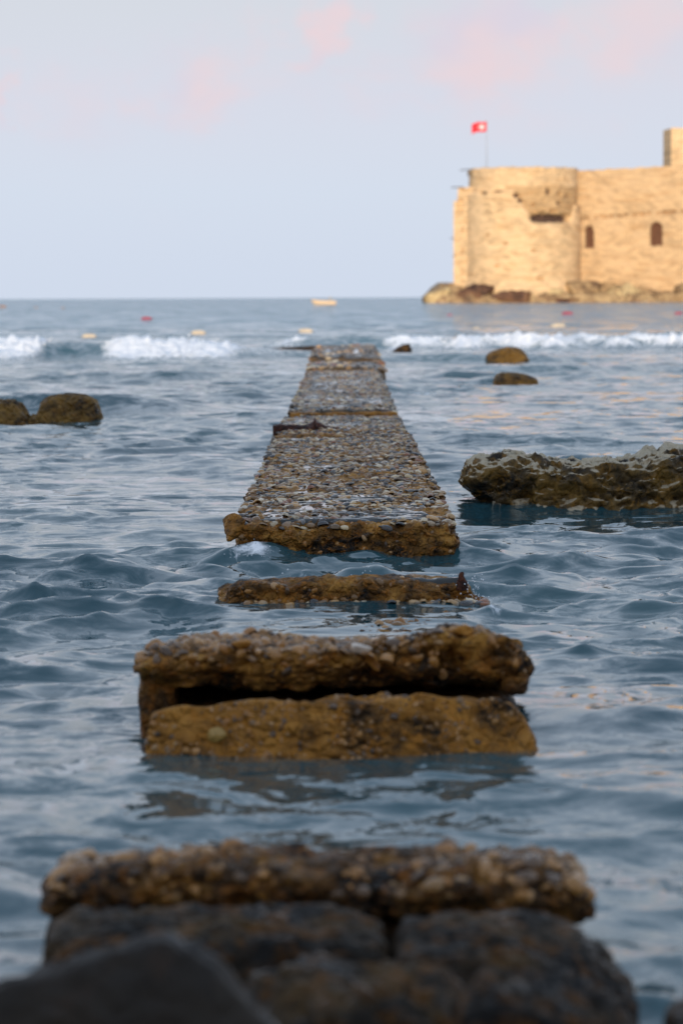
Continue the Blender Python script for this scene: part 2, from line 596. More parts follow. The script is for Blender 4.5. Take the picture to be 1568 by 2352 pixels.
def build_sea():
    rows = [-60, -40, -25, -15, -8, -4, -2, -1, 0, .6, 1.1, 1.5]
    d = 1.8
    while d < 22000:
        rows.append(d)
        if d < 42:
            k = .0034
        elif d < 118:
            k = .0042
        elif d < 660:
            k = .011
        else:
            k = .05
        d += max(d * k, .012)
    Yr = np.array(rows)
    nc = 540
    u = np.linspace(-1, 1, nc)
    ext = np.array([1.06, 1.2, 1.5, 2.2, 4, 8, 20])
    u = np.concatenate([-ext[::-1], u, ext])
    half = np.clip(Yr, 1.8, None) * .180 + .55
    half = np.where(Yr < 1.8, half + (1.8 - Yr) * .8, half)
    X = u[None, :] * half[:, None]
    Y = np.repeat(Yr[:, None], len(u), 1)
    nr, ncol = X.shape
    x, y = X.ravel(), Y.ravel()
    dy = np.gradient(Yr)
    dxr = half * 2 / nc
    sp = np.repeat(np.maximum(dy, dxr * .9)[:, None], ncol, 1)
    edge = np.concatenate([np.full(7, 0.0), np.ones(nc), np.full(7, 0.0)])
    sp = sp + (1 - edge)[None, :] * half[:, None] * .5
    sp = sp.ravel()
    g = np.random.default_rng(21)
    z = np.zeros_like(x)
    ox = np.zeros_like(x)
    oy = np.zeros_like(x)
    # patchiness of the chop
    patch = .75 + .55 * perlin(np.stack([x * .22, y * .16, np.full_like(x, 3.3)], 1)) / .5
    patch = np.clip(patch, .25, 1.7)
    NW = 112
    lam = np.exp(np.linspace(math.log(.11), math.log(5.5), NW) + g.uniform(-.02, .02, NW))
    for i in range(NW):
        L = lam[i]
        spread = 1.15 if L < .8 else (.75 if L < 2 else .4)
        th = g.normal(0, 1) * spread * .62 + .10
        kx, ky = math.sin(th), -math.cos(th)
        K = 2 * math.pi / L
        slope = .0275 * (1.0 if L < .75 else (.75 / L) ** 1.0) * float(np.interp(L, [.11, .3, .7], [1.25, 1.55, 1.1]))
        a = slope / K
        fade = sstep(L / sp, 2.2, 4.5)
        sel = np.nonzero(fade > 0)[0]
        if len(sel) == 0:
            continue
        ph = K * (kx * x[sel] + ky * y[sel]) + g.uniform(0, 6.283)
        amp = a * fade[sel] * (patch[sel] if L < 2.5 else 1.0)
        cs, sn = np.cos(ph), np.sin(ph)
        z[sel] += amp * (cs + (.12 * np.cos(2 * ph)))
        ox[sel] -= amp * sn * kx * 1.1
        oy[sel] -= amp * sn * ky * 1.1
    # broad troughs and narrow peaked crests
    z = (np.exp(np.clip(z * 8, -2, .8)) - 1) / 8
    # shelter: calm water over the sunken slab and between the blocks
    calm = np.exp(-(np.clip(np.abs(x) - .42, 0, None) / .12) ** 2) * sstep(y / DS, 4.95, 5.3) * (1 - sstep(y / DS, 6.85, 7.2))
    calm = np.maximum(calm, .45 * np.exp(-((x) / .55) ** 2) * sstep(y / DS, 2.6, 3.4) * (1 - sstep(y / DS, 4.4, 4.7)))
    for arr in (z, ox, oy):
        arr *= 1 - .72 * calm
    z += .010 * np.clip(calm, 0, 1) * sstep(y / DS, 4.9, 5.2)

    # single larger crests (x, y, half width, thickness towards camera, behind, height, curve)
    def crest(x0, y0, hw, front, back, h, bend=0.0, wig=.15):
        nonlocal z
        y0, front, back = y0 * DS, front * 1.2, back * 1.2
        yc = y0 + bend * (x - x0) ** 2 + wig * perlin(np.stack([x * .9, x * 0 + y0, x * 0], 1)) * 2
        q = np.where(y < yc, (y - yc) / front, (y - yc) / back)
        lat = np.exp(-np.abs((x - x0) / hw) ** 2.6)
        hh = h * lat * np.exp(-q * q)
        z += hh
        return yc, lat, q, hh
    crest(-3.05, 18.7, 1.5, .35, .9, .21, .05, .2)
    crest(-1.3, 18.0, 1.3, .30, .7, .08, .0, .3)
    crest(-.80, 8.25, .55, .28, .5, .05, .10, .1)
    crest(-1.35, 7.55, .45, .20, .3, .03, .1, .1)
    crest(.95, 8.5, .45, .16, .3, .055, .0, .1)
    crest(.95, 5.0, .65, .22, .4, .04, -.1, .1)
    crest(.30, 22.5, 1.6, .4, .9, .10, .0, .4)
    crest(2.2, 33.0, 2.6, .4, 1.2, .16, .0, .5)
    crest(-3.0, 27.0, 2.6, .4, 1.0, .09, .0, .5)
    crest(3.6, 29.0, 2.2, .4, 1.0, .11, .0, .5)
    crest(-.9, 3.55, .3, .12, .2, .035, .0, .05)
    crest(-.75, 12.5, .8, .25, .5, .05, .0, .2)
    crest(1.6, 14.5, 1.0, .25, .5, .06, .0, .2)
    foam = np.zeros_like(x)
    # breaker left of the pier
    P2 = np.stack([x * .8, y * .5, x * 0 + 5.0], 1)
    nz = fbm(P2, 4)
    nf = fbm(np.stack([x * 3.1, y * 2.2, x * 0 + 2.0], 1), 4)
    yc, lat, q, hh = crest(-6.2, 36.2, 5.0, .75, 1.6, .34, .03, .6)
    broken = np.clip(sstep(x, -6.0, -6.6) + sstep(x, -5.3, -4.5) * sstep(x, -1.9, -3.1) + .45 * sstep(x, -3.4, -2.6) * sstep(x, -.4, -1.4), 0, 1)
    broken = np.clip(broken + .5 * nz * sstep(x, -2.0, -3.0), 0, 1)
    f1 = broken * np.exp(-np.where(q < 0, (q / 1.9) ** 2, (q / 1.5) ** 4)) * np.where(y > 28 * DS, 1, 0)
    foam += f1 * lat ** .3 * 1.15
    # breaker right of the pier end
    yc, lat, q, hh = crest(6.5, 41.5, 6.3, .8, 1.8, .24, .0, 1.5)
    lat2 = sstep(x, .75, 1.2)
    f2 = lat2 * (.72 + 1.0 * nz) * np.exp(-np.where(q < 0, (q / 1.6) ** 2, (q / 1.7) ** 4))
    foam += f2 * .98
    crest(-.1, 41.5, 1.4, .7, 1.6, .24, .0, .2)
    # thin spent foam further out and around the pier end
    thin = sstep(nz, .12, .45) * np.exp(-((y / DS - 47) / 8) ** 2) * .55
    foam += thin * (np.abs(x) < 12)
    foam += .62 * np.exp(-((x - .95) / .55) ** 2 - ((y / DS - 22.0) / .45) ** 2) * (.7 + nz)
    foam += .5 * np.exp(-((x + 1.5) / 1.0) ** 2 - ((y / DS - 41.5) / 1.2) ** 2)
    # wash over the sunken stretch of the pier
    foam += .8 * np.exp(-(x / .62) ** 4) * sstep(y, YGAP[0], YGAP[0] + .5) * sstep(y, YGAP[1] + .3, YGAP[1] - .3) * (.8 + .6 * nf)
    # wash where waves meet the blocks
    foam += .75 * np.exp(-((x + .42) / .12) ** 2 - ((y / DS - 8.0) / .10) ** 2) * (.7 + nf)
    foam += .62 * np.exp(-((x + .62) / .10) ** 2 - ((y / DS - 5.85) / .25) ** 2) * (.7 + nf)
    foam += .45 * np.exp(-((x - .60) / .08) ** 2 - ((y / DS - 6.85) / .25) ** 2) * (.7 + nf)
    foam += .42 * np.exp(-((x) / .5) ** 2 - ((y / DS - 7.15) / .07) ** 2) * (.6 + nf)
    foam += .45 * np.exp(-((np.abs(x) - .60) / .06) ** 2) * ((y > 8.4 * DS) & (y < 13.5 * DS)) * np.clip(nf * 2, 0, 1)
    foam = np.clip(foam, 0, 1.2)
    # boiling foam is lumpy
    z += sstep(foam, .3, .9) * (np.abs(nf) * .34 + .05) * (y > 26 * DS)
    z += sstep(foam, .3, .9) * (nf * .06) * (y <= 26 * DS)
    # choppy crests sharpen, flat troughs
    ripple = np.clip(1.0 - sstep(sp, .08, .7), 0, 1)
    V = np.stack([x + ox, y + oy, z], 1)
    i = np.arange(nr - 1)[:, None] * ncol + np.arange(ncol - 1)[None, :]
    F = np.stack([i, i + 1, i + ncol + 1, i + ncol], -1).reshape(-1, 4)
    me = mesh_np('sea', V, F)
    for nm, arr in (('foam', foam), ('ripple', ripple)):
        at = me.attributes.new(nm, 'FLOAT', 'POINT')
        at.data.foreach_set('value', arr.astype(np.float32))
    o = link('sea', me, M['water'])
    tag(o, 'choppy blue-grey sea reaching the horizon, a white breaker crossing it', 'sea', kind='structure')


build_sea()


# shore behind the photographer; unseen hill added to keep low sun off near water
def build_shore():
    xs = np.concatenate([np.linspace(-420, -60, 40), np.linspace(-55, 55, 60), np.linspace(60, 420, 40)])
    ys = np.concatenate([np.linspace(-260, -30, 60), np.linspace(-28, .6, 50)])
    X, Y = np.meshgrid(xs, ys)
    x, y = X.ravel(), Y.ravel()
    n = fbm(np.stack([x * .02, y * .02, x * 0], 1), 5)
    beach = -.75 + 1.0 * sstep(y, .5, -6) + 1.6 * sstep(y, -6, -26)
    hill = 11.8 * sstep(y, -30, -92) * (1 + .18 * n)  # unseen hill, added to shade the near water
    z = beach + hill + fbm(np.stack([x * .5, y * .5, x * 0], 1), 4) * .12 + fbm(np.stack([x * .12, y * .12, x * 0], 1), 4) * .8 * sstep(y, -30, -50)
    nr, nc = X.shape
    i = np.arange(nr - 1)[:, None] * nc + np.arange(nc - 1)[None, :]
    F = np.stack([i, i + 1, i + nc + 1, i + nc], -1).reshape(-1, 4)
    m, t, b = new_mat('shore_ground')
    co = t.n('NewGeometry').outputs['Position']
    hz = t.n('SeparateXYZ', ins={0: co}).outputs[2]
    c = t.mix(t.noise(co, .4, 5), (.20, .15, .10), (.30, .24, .17))
    c = t.mix(t.step(t.m('ADD', hz, t.m('MULTIPLY', t.noise(co, .3, 4), 5.0)), 4, 8), c, (.06, .075, .03))
    t.set(b.inputs['Base Color'], c)
    b.inputs['Roughness'].default_value = .9
    o = link('shore_shade_hill', mesh_np('shore_shade_hill', np.stack([x, y, z], 1), F), m)
    tag(o, 'scrubby shore behind the viewer, with an unseen hill added to shade the near water', 'hill', kind='structure')


build_shore()


# ------------------------------------------------------------------ the castle on its island
CD = 363.0 * DS                                     # metres to the foot of the tower
K = CD / F_PX


def cpt(px, py, y=CD):
    return at_y(px, py, y)


def cz(px, py, y=CD):
    return at_y(px, py, y).z


def with_uv(me, UV):
    lay = me.uv_layers.new(name='UVMap')
    li = np.empty(len(me.loops), dtype=np.int32)
    me.loops.foreach_get('vertex_index', li)
    lay.data.foreach_set('uv', np.asarray(UV, dtype=np.float32)[li].ravel())


def build_castle():
    root = empty('castle', cpt(1190, 690))
    tag(root, 'sunlit sandstone sea castle with round corner tower on a rocky islet', 'castle')
    base = root.location

    def child(name, V, F, mat, UV=None, parent=root, smooth=False):
        V = np.asarray(V, dtype=float) - np.array(base[:]) * (1 if parent is root else 0)
        me = mesh_np(name, V, F, smooth)
        if UV is not None:
            with_uv(me, UV)
        return link(name, me, mat, parent)

    # --- round tower
    xl, xr = cpt(1063, 500, CD + 9.7).x, cpt(1333, 500, CD + 9.7).x
    cx0, rad = (xl + xr) / 2, (xr - xl) / 2
    cy0 = CD + rad * .78
    ztop = cz(1200, 384)
    zb = -1.0
    na, nz = 300, 240
    th = np.linspace(R(-28), R(208), na)
    zz = np.linspace(zb, ztop, nz)
    T, Z = np.meshgrid(th, zz)
    t, z = T.ravel(), Z.ravel()
    px = 784 + (cx0 - rad * np.cos(t)) / K                      # approximate picture column of the point, as metres scale
    arc = -np.cos(t) * rad
    bx = (np.array([1040, 1090, 1178, 1186, 1195, 1203, 1213, 1218, 1320, 1326, 1400]) - 784) * K
    by = [cz(1190, v) for v in (440, 438, 437, 452, 462, 480, 490, 507, 510, 470, 470)]
    line = np.interp(cx0 + arc, bx, by) + .25 * perlin(np.stack([arc * 1.3, arc * 0, arc * 0], 1))
    r = np.full_like(t, rad)
    face = sstep(line - z, -.12, .12)
    r += (face - 1) * .75                                       # the later facing stands proud of the older core
    left_out = sstep(cx0 + arc, (1085 - 784) * K, (1070 - 784) * K)
    r -= left_out * sstep(z, cz(1060, 436), cz(1060, 428)) * .5
    hole = np.exp(-np.abs((cx0 + arc - (1268 - 784) * K) / (50 * K)) ** 6) * np.exp(-np.abs((z - cz(1268, 502)) / (9.5 * K + .25 * perlin(np.stack([arc, arc * 0, z * .3], 1)))) ** 4)
    r -= hole * 1.9
    big = np.zeros_like(r)
    for hx, hy, w, h in ((1262, 440, 7, 8), (1290, 444, 6, 4), (1075, 441, 12, 3), (1110, 443, 9, 3), (1140, 440, 14, 2.5), (1182, 450, 8, 6), (1192, 462, 7, 6),
                         (1312, 505, 8, 14), (1290, 466, 9, 4), (1275, 485, 12, 4), (1250, 490, 7, 5), (1312, 450, 7, 5), (1225, 470, 6, 3), (1240, 640, 10, 4),
                         (1225, 576, 8, 3), (1140, 612, 7, 4), (1160, 560, 6, 3), (1120, 540, 5, 2)):
        pit_ = np.exp(-((cx0 + arc - (hx - 784) * K) / (w * K * .75)) ** 4 - ((z - cz(hx, hy)) / (h * K * .9)) ** 4)
        r -= 1.0 * pit_
        if hy < 470 and w * h > 17:
            big = np.maximum(big, pit_)
    r += fbm(np.stack([arc * .35, z * .5, t * 0 + 4], 1), 5) * .28 + (1 - face) * fbm(np.stack([arc * 1.1, z * 1.3, t * 0], 1), 4) * .35
    r += sstep(z, cz(1190, 640), cz(1190, 670)) * .8            # spreading foot
    crown = (z >= ztop - 1e-6)
    zt = z + crown * (fbm(np.stack([arc * .5, arc * 0, arc * 0 + 9], 1), 3) * .35) + 0
    V = np.stack([cx0 - r * np.cos(t), cy0 - r * np.sin(t), zt], 1)
    i = np.arange(nz - 1)[:, None] * na + np.arange(na - 1)[None, :]
    F = np.stack([i, i + 1, i + na + 1, i + na], -1).reshape(-1, 4)
    UV = np.stack([t * rad, z], 1)
    tw = child('tower', V, F, M['tower'], UV)
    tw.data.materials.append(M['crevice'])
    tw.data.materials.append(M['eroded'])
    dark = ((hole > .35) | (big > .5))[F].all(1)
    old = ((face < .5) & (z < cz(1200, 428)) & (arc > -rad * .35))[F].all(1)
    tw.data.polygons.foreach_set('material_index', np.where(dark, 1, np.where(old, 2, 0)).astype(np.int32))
    # tower platform (closes the top)
    bm = bmesh.new()
    bmesh.ops.create_cone(bm, cap_ends=True, segments=48, radius1=rad - .9, radius2=rad - .9, depth=.6,
                          matrix=Matrix.Translation(Vector((cx0, cy0, ztop - .9)) - base))
    bm_obj('platform', bm, M['wall'], root)

    def slab_grid(name, p0, p1, z0, top, thick, mat, res=.22, shape=None, seed=0):
        """upright wall from p0 to p1 (ground points, x y), top(s) gives the rough skyline"""
        p0, p1 = np.array(p0), np.array(p1)
        L = np.linalg.norm(p1 - p0)
        dirv = (p1 - p0) / L
        nrm = np.array([dirv[1], -dirv[0]])
        if nrm[1] > 0:
            nrm = -nrm
        nu, nv = int(L / res), 120
        U, Vv = np.meshgrid(np.linspace(0, L, nu), np.linspace(0, 1, nv))
        u, v = U.ravel(), Vv.ravel()
        zt = top(u)
        z = z0 + (zt - z0) * v
        off = fbm(np.stack([u * .35 + seed, z * .5, u * 0 + 4], 1), 5) * .22 + fbm(np.stack([u * 1.3 + seed, z * 1.6, u * 0], 1), 3) * .10
        if shape is not None:
            off = off + shape(u, z)
        front = np.stack([p0[0] + dirv[0] * u + nrm[0] * off, p0[1] + dirv[1] * u + nrm[1] * off, z], 1)
        i = np.arange(nv - 1)[:, None] * nu + np.arange(nu - 1)[None, :]
        F = np.stack([i, i + 1, i + nu + 1, i + nu], -1).reshape(-1, 4)
        back = front.copy()
        back[:, :2] = np.stack([p0[0] + dirv[0] * u - nrm[0] * thick, p0[1] + dirv[1] * u - nrm[1] * thick], 1)
        nb = len(front)
        faces = [F, F[:, ::-1] + nb]
        tr = (nv - 1) * nu + np.arange(nu - 1)
        faces.append(np.stack([tr, tr + 1, tr + 1 + nb, tr + nb], 1))
        for e in (0, nu - 1):
            c = np.arange(nv - 1) * nu + e
            q = np.stack([c, c + nu, c + nu + nb, c + nb], 1)
            faces.append(q if e == 0 else q[:, ::-1])
        UV = np.stack([u, z], 1)
        return child(name, np.concatenate([front, back]), np.concatenate(faces), mat, np.concatenate([UV, UV + (.37, 0)]))

    # --- curtain wall to the right of the tower, coming nearer as it runs right
    wy0 = CD + 9.5
    wy1 = CD + 3.0
    wx0, wx1 = cpt(1300, 500, wy0).x, cpt(1568, 500, wy1).x
    ext = 2.2
    q0 = np.array((wx0, wy0))
    q1 = np.array((wx1, wy1))
    q2 = q0 + (q1 - q0) * ext
    LL = np.linalg.norm(q2 - q0)
    Lv = LL / ext
    win = []
    for wpx, wy_top, wy_bot, hw in ((1353, 519, 569, 9.5), (1507, 510, 564, 14.0)):
        f = (wpx - 1300) / 268.0
        yy = wy0 + (wy1 - wy0) * f
        win.append((f * Lv, cz(wpx, wy_bot, yy), cz(wpx, wy_top, yy), hw * yy / F_PX, q0 + (q1 - q0) * f))

    def shape(u, z):
        o = np.zeros_like(u)
        for uc, zb_, zt_, hw, _ in win:
            zs = zt_ - hw * 1.25
            d = np.where(z > zs, np.sqrt(((u - uc) / hw) ** 2 + ((z - zs) / (zt_ - zs)) ** 2), np.abs(u - uc) / hw)
            inside = (d < 1) & (z > zb_)
            o -= inside * 1.9
        # ragged old string course and putlog holes
        for k in range(26):
            f = (k * 0.618) % 1.0
            uu, zz_ = f * Lv * 1.4, cz(1450, 482 + 22 * ((k * .377) % 1.0), CD + 6)
            o -= .8 * np.exp(-((u - uu) / (.25 + .35 * ((k * .71) % 1))) ** 4 - ((z - zz_) / .3) ** 4)
        o += sstep(z, cz(1450, 478, CD + 6), cz(1450, 486, CD + 6)) * -.0
        return o

    tl, trr = cz(1331, 393, wy0), cz(1568, 380, wy1)

    def wtop(u):
        return tl + (trr - tl) * u / Lv + .35 * fbm(np.stack([u * .6, u * 0, u * 0 + 1], 1), 4) + .25 * np.floor(u / 6.5) * 0
    wall = slab_grid('curtain_wall', q0, q2, -1.0, wtop, 2.6, M['wall'], .15, shape, 3)
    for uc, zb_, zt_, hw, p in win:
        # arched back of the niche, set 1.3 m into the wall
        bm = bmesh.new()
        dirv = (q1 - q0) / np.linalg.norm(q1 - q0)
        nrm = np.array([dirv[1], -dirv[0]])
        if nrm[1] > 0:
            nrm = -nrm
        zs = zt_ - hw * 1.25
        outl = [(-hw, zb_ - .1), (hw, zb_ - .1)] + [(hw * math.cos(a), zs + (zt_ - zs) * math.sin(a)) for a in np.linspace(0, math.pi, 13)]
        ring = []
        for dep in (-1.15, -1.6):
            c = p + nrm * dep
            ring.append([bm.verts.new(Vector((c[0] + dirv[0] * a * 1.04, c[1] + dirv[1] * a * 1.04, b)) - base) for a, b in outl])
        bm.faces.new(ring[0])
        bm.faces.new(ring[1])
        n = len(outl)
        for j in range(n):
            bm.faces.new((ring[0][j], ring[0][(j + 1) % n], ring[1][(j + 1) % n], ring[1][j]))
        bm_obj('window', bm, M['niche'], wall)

    # --- lower strip of wall left of the tower with its stepped top
    y0 = CD + 7.0
    xs_ = cpt(1041, 500, y0).x

    def ltop(u):
        xx = xs_ + u
        p_ = 784 + xx / (y0 / F_PX)
        return np.interp(p_, [1035, 1052.5, 1053.5, 1080], [cz(1045, 462, y0), cz(1052, 462, y0), cz(1060, 432, y0), cz(1060, 431, y0)]) + .15 * perlin(np.stack([u * 2, u * 0, u * 0], 1))

    def lshape(u, z):
        p_ = 784 + (xs_ + u) / (y0 / F_PX)
        o = .0 - .9 * np.exp(-((p_ - 1059) / 6) ** 4 - ((z - cz(1059, 472, y0)) / 1.3) ** 4)
        o -= .7 * np.exp(-((p_ - 1064) / 2.2) ** 4) * sstep(np.sin(z * 1.3) + np.sin(z * 2.9 + 1), .3, .9)
        return o
    slab_grid('side_wall', (xs_, y0), (cpt(1085, 500, y0).x, y0 - 2.0), -1.0, ltop, 6.0, M['tower'], .15, lshape, 9)
    # --- block tower rising behind the curtain wall at the right
    yk = CD + 14
    xk = cpt(1540, 330, yk).x

    def ktop(u):
        return cz(1550, 294, yk) + .2 * perlin(np.stack([u * .8, u * 0 + 2, u * 0], 1))
    slab_grid('rear_tower', (xk, yk), (xk + 13.0, yk + 1.0), 10.0, ktop, 9.0, M['tower'], .25, None, 15)

    # --- beams jutting from the masonry on the left
    for x0, x1, yy in ((1056, 1080, 390.5), (1036, 1056, 430.5), (1034, 1044, 547), (1040, 1046, 588)):
        bm = bmesh.new()
        a, b_ = cpt(x0, yy, CD + 6), cpt(x1 + 8, yy - .5, CD + 8)
        d = b_ - a
        bmesh.ops.create_cone(bm, cap_ends=True, segments=8, radius1=.10, radius2=.12, depth=d.length,
                              matrix=Matrix.Translation((a + b_) / 2 - base) @ d.to_track_quat('Z', 'Y').to_matrix().to_4x4())
        bm_obj('beam', bm, M['beam'], root, True)
    return cx0, cy0, rad, ztop


M['beam'] = plain('dark_timber', (.06, .045, .04), .8)
TOWER = build_castle()


def build_flag():
    y = CD + 6.5
    foot, top = cpt(1117, 384, y), cpt(1117, 279, y)
    foot.z = TOWER[3] - .7
    root = empty('flagpole', foot)
    tag(root, 'thin flagpole with red crescent-and-star flag on the round tower', 'flagpole')
    h = top.z - foot.z
    bm = bmesh.new()
    bmesh.ops.create_cone(bm, cap_ends=True, segments=10, radius1=.09, radius2=.055, depth=h, matrix=Matrix.Translation((0, 0, h / 2)))
    bm_obj('pole', bm, plain('grey_pole', (.30, .31, .33), .5), root, True)
    bm = bmesh.new()
    bmesh.ops.create_uvsphere(bm, u_segments=10, v_segments=6, radius=.13, matrix=Matrix.Translation((0, 0, h + .1)))
    bm_obj('finial', bm, plain('finial_metal', (.35, .33, .28), .4), root, True)
    W, H = 35 * y / F_PX, 22 * y / F_PX

    def cloth(s, q, off):
        # s along the fly (0 at the pole), q up (0..1)
        xw = -s * W * .97
        zz = h - H + q * H - .55 * s * s - .10 * math.sin(s * 7) - .02
        yy = .20 * math.sin(s * 9 + q * 1.2) * s + off
        return (xw, yy, zz)
    ns, nq = 26, 14
    bm = bmesh.new()
    sides = []
    for off in (-.02, .02):
        g = [[bm.verts.new(cloth(i / ns, j / nq, off)) for j in range(nq + 1)] for i in range(ns + 1)]
        for i in range(ns):
            for j in range(nq):
                bm.faces.new((g[i][j], g[i + 1][j], g[i + 1][j + 1], g[i][j + 1]))
        sides.append(g)
    a, b_ = sides
    per = [(i, 0) for i in range(ns)] + [(ns, j) for j in range(nq)] + [(i, nq) for i in range(ns, 0, -1)] + [(0, j) for j in range(nq, 0, -1)]
    for k in range(len(per)):
        p, q = per[k], per[(k + 1) % len(per)]
        bm.faces.new((a[p[0]][p[1]], a[q[0]][q[1]], b_[q[0]][q[1]], b_[p[0]][p[1]]))
    flag = bm_obj('flag', bm, plain('red_cloth', (.62, .012, .022), .75, var=.1), root, True)
    white = plain('white_emblem', (.62, .58, .58), .75, var=.03)
    asp = W / H

    def emblem(name, pts):
        bm = bmesh.new()
        ring = []
        for off in (-.035, -.05):
            ring.append([bm.verts.new(cloth(min(max(p[0] / asp, 0), 1), p[1], off)) for p in pts])
        from_ = ring
        bm.faces.new(from_[1])
        bm.faces.new(from_[0])
        n = len(pts)
        for k in range(n):
            bm.faces.new((from_[0][k], from_[0][(k + 1) % n], from_[1][(k + 1) % n], from_[1][k]))
        bmesh.ops.triangulate(bm, faces=bm.faces)
        bm_obj(name, bm, white, flag)
    c0, r0, c1, r1 = .52, .27, .585, .215
    a0 = math.acos((r0 ** 2 - r1 ** 2 + (c1 - c0) ** 2) / (2 * r0 * (c1 - c0)))
    a1 = math.pi - math.acos((r1 ** 2 - r0 ** 2 + (c1 - c0) ** 2) / (2 * r1 * (c1 - c0)))
    outer = [(c0 + r0 * math.cos(a), .5 + r0 * math.sin(a)) for a in np.linspace(a0, 2 * math.pi - a0, 28)]
    inner = [(c1 + r1 * math.cos(a), .5 + r1 * math.sin(a)) for a in np.linspace(2 * math.pi - a1, a1, 24)]
    emblem('crescent', outer + inner)
    emblem('star', [(.87 + (.125 if k % 2 == 0 else .05) * math.cos(math.pi + k * math.pi / 5), .5 + (.125 if k % 2 == 0 else .05) * math.sin(math.pi + k * math.pi / 5)) for k in range(10)])


build_flag()


def build_island():
    """low rock shelf under the castle, then single boulders on it"""
    xs = np.linspace(cpt(985, 690).x, cpt(2150, 690).x, 330)
    ys = np.concatenate([np.linspace(CD - 9, CD + 8, 90), np.linspace(CD + 9, CD + 60, 40)])
    X, Y = np.meshgrid(xs, ys)
    x, y = X.ravel(), Y.ravel()
    n = fbm(np.stack([x * .12, y * .2, x * 0 + 3], 1), 5)
    n2 = fbm(np.stack([x * .5, y * .6, x * 0 + 7], 1), 4)
    p = 784 + x / K
    shore = CD - 5.6 + 3.0 * n
    z = -1.2 + 2.9 * sstep(y, shore, shore + 1.6) + 2.4 * sstep(y, CD + 1.5, CD + 8) + n2 * 1.3
    z = np.where(x < xs[0] + 3, z - (xs[0] + 3 - x) * .9, z)
    z = np.where(y > CD + 50, z - (y - CD - 50) * .6, z)
    nr, nc = X.shape
    i = np.arange(nr - 1)[:, None] * nc + np.arange(nc - 1)[None, :]
    F = np.stack([i, i + 1, i + nc + 1, i + nc], -1).reshape(-1, 4)
    o = link('island', mesh_np('island', np.stack([x, y, z], 1), F), M['isle'])
    tag(o, 'low rocky islet carrying the sandstone castle', 'island', kind='structure')
    specs = [  # px0, px1, ytop, ybase, depth, mat, label
        (977, 1040, 655, 696, CD - 3, 'isle_pale', 'rounded pale boulder at the far left tip of the castle islet'),
        (1012, 1075, 652, 694, CD - 3.4, 'isle_pale', 'pale boulder second from the left tip of the castle islet'),
        (1045, 1140, 651, 697, CD - 4.4, 'isle_dark', 'dark brown rock heap below the left side of the round tower'),
        (1110, 1235, 664, 697, CD - 4.8, 'isle_dark', 'long dark low rock at the waterline below the round tower'),
        (1225, 1350, 680, 698, CD - 5.0, 'isle_dark', 'thin dark rock lip at the waterline right of the tower middle'),
        (1190, 1300, 652, 692, CD - 2.6, 'isle_pale', 'broad pale rock against the foot of the round tower'),
        (1275, 1395, 642, 694, CD - 1.5, 'isle', 'sloping brown rock where tower and curtain wall meet'),
        (1385, 1475, 648, 695, CD - 3.6, 'isle_pale', 'large yellow rounded rock below the curtain wall'),
        (1455, 1560, 644, 694, CD - 3.2, 'isle_pale', 'yellow rock at the right below the right-hand arched window'),
        (1535, 1640, 648, 698, CD - 4.2, 'isle', 'brown rock cut by the right edge at the islet waterline'),
    ]
    for k, (a, b_, yt, yb, dep, mt, lab) in enumerate(specs):
        dep += .6
        A, B = cpt(a, yb, dep), cpt(b_, yb, dep)
        top = cz((a + b_) / 2, yt, dep)
        g = np.random.default_rng(50 + k)
        pts = []
        for j in range(13):
            v = g.normal(size=3)
            v /= np.linalg.norm(v)
            v = np.sign(v) * np.abs(v) ** .5
            pts.append(((A.x + B.x) / 2 + v[0] * (B.x - A.x) / 2 * 1.02, dep + 1.5 + v[1] * 2.8, -.6 + (top + .6) * max(v[2], -.35)))
        W, F = hull_rock(pts, 5, 26, .55, 4.0, .35, 70 + k, fine=.08)
        o = link('boulder', mesh_np('boulder', W, F), M[mt])
        tag(o, lab, 'boulder', 'boulders round the castle islet')


build_island()


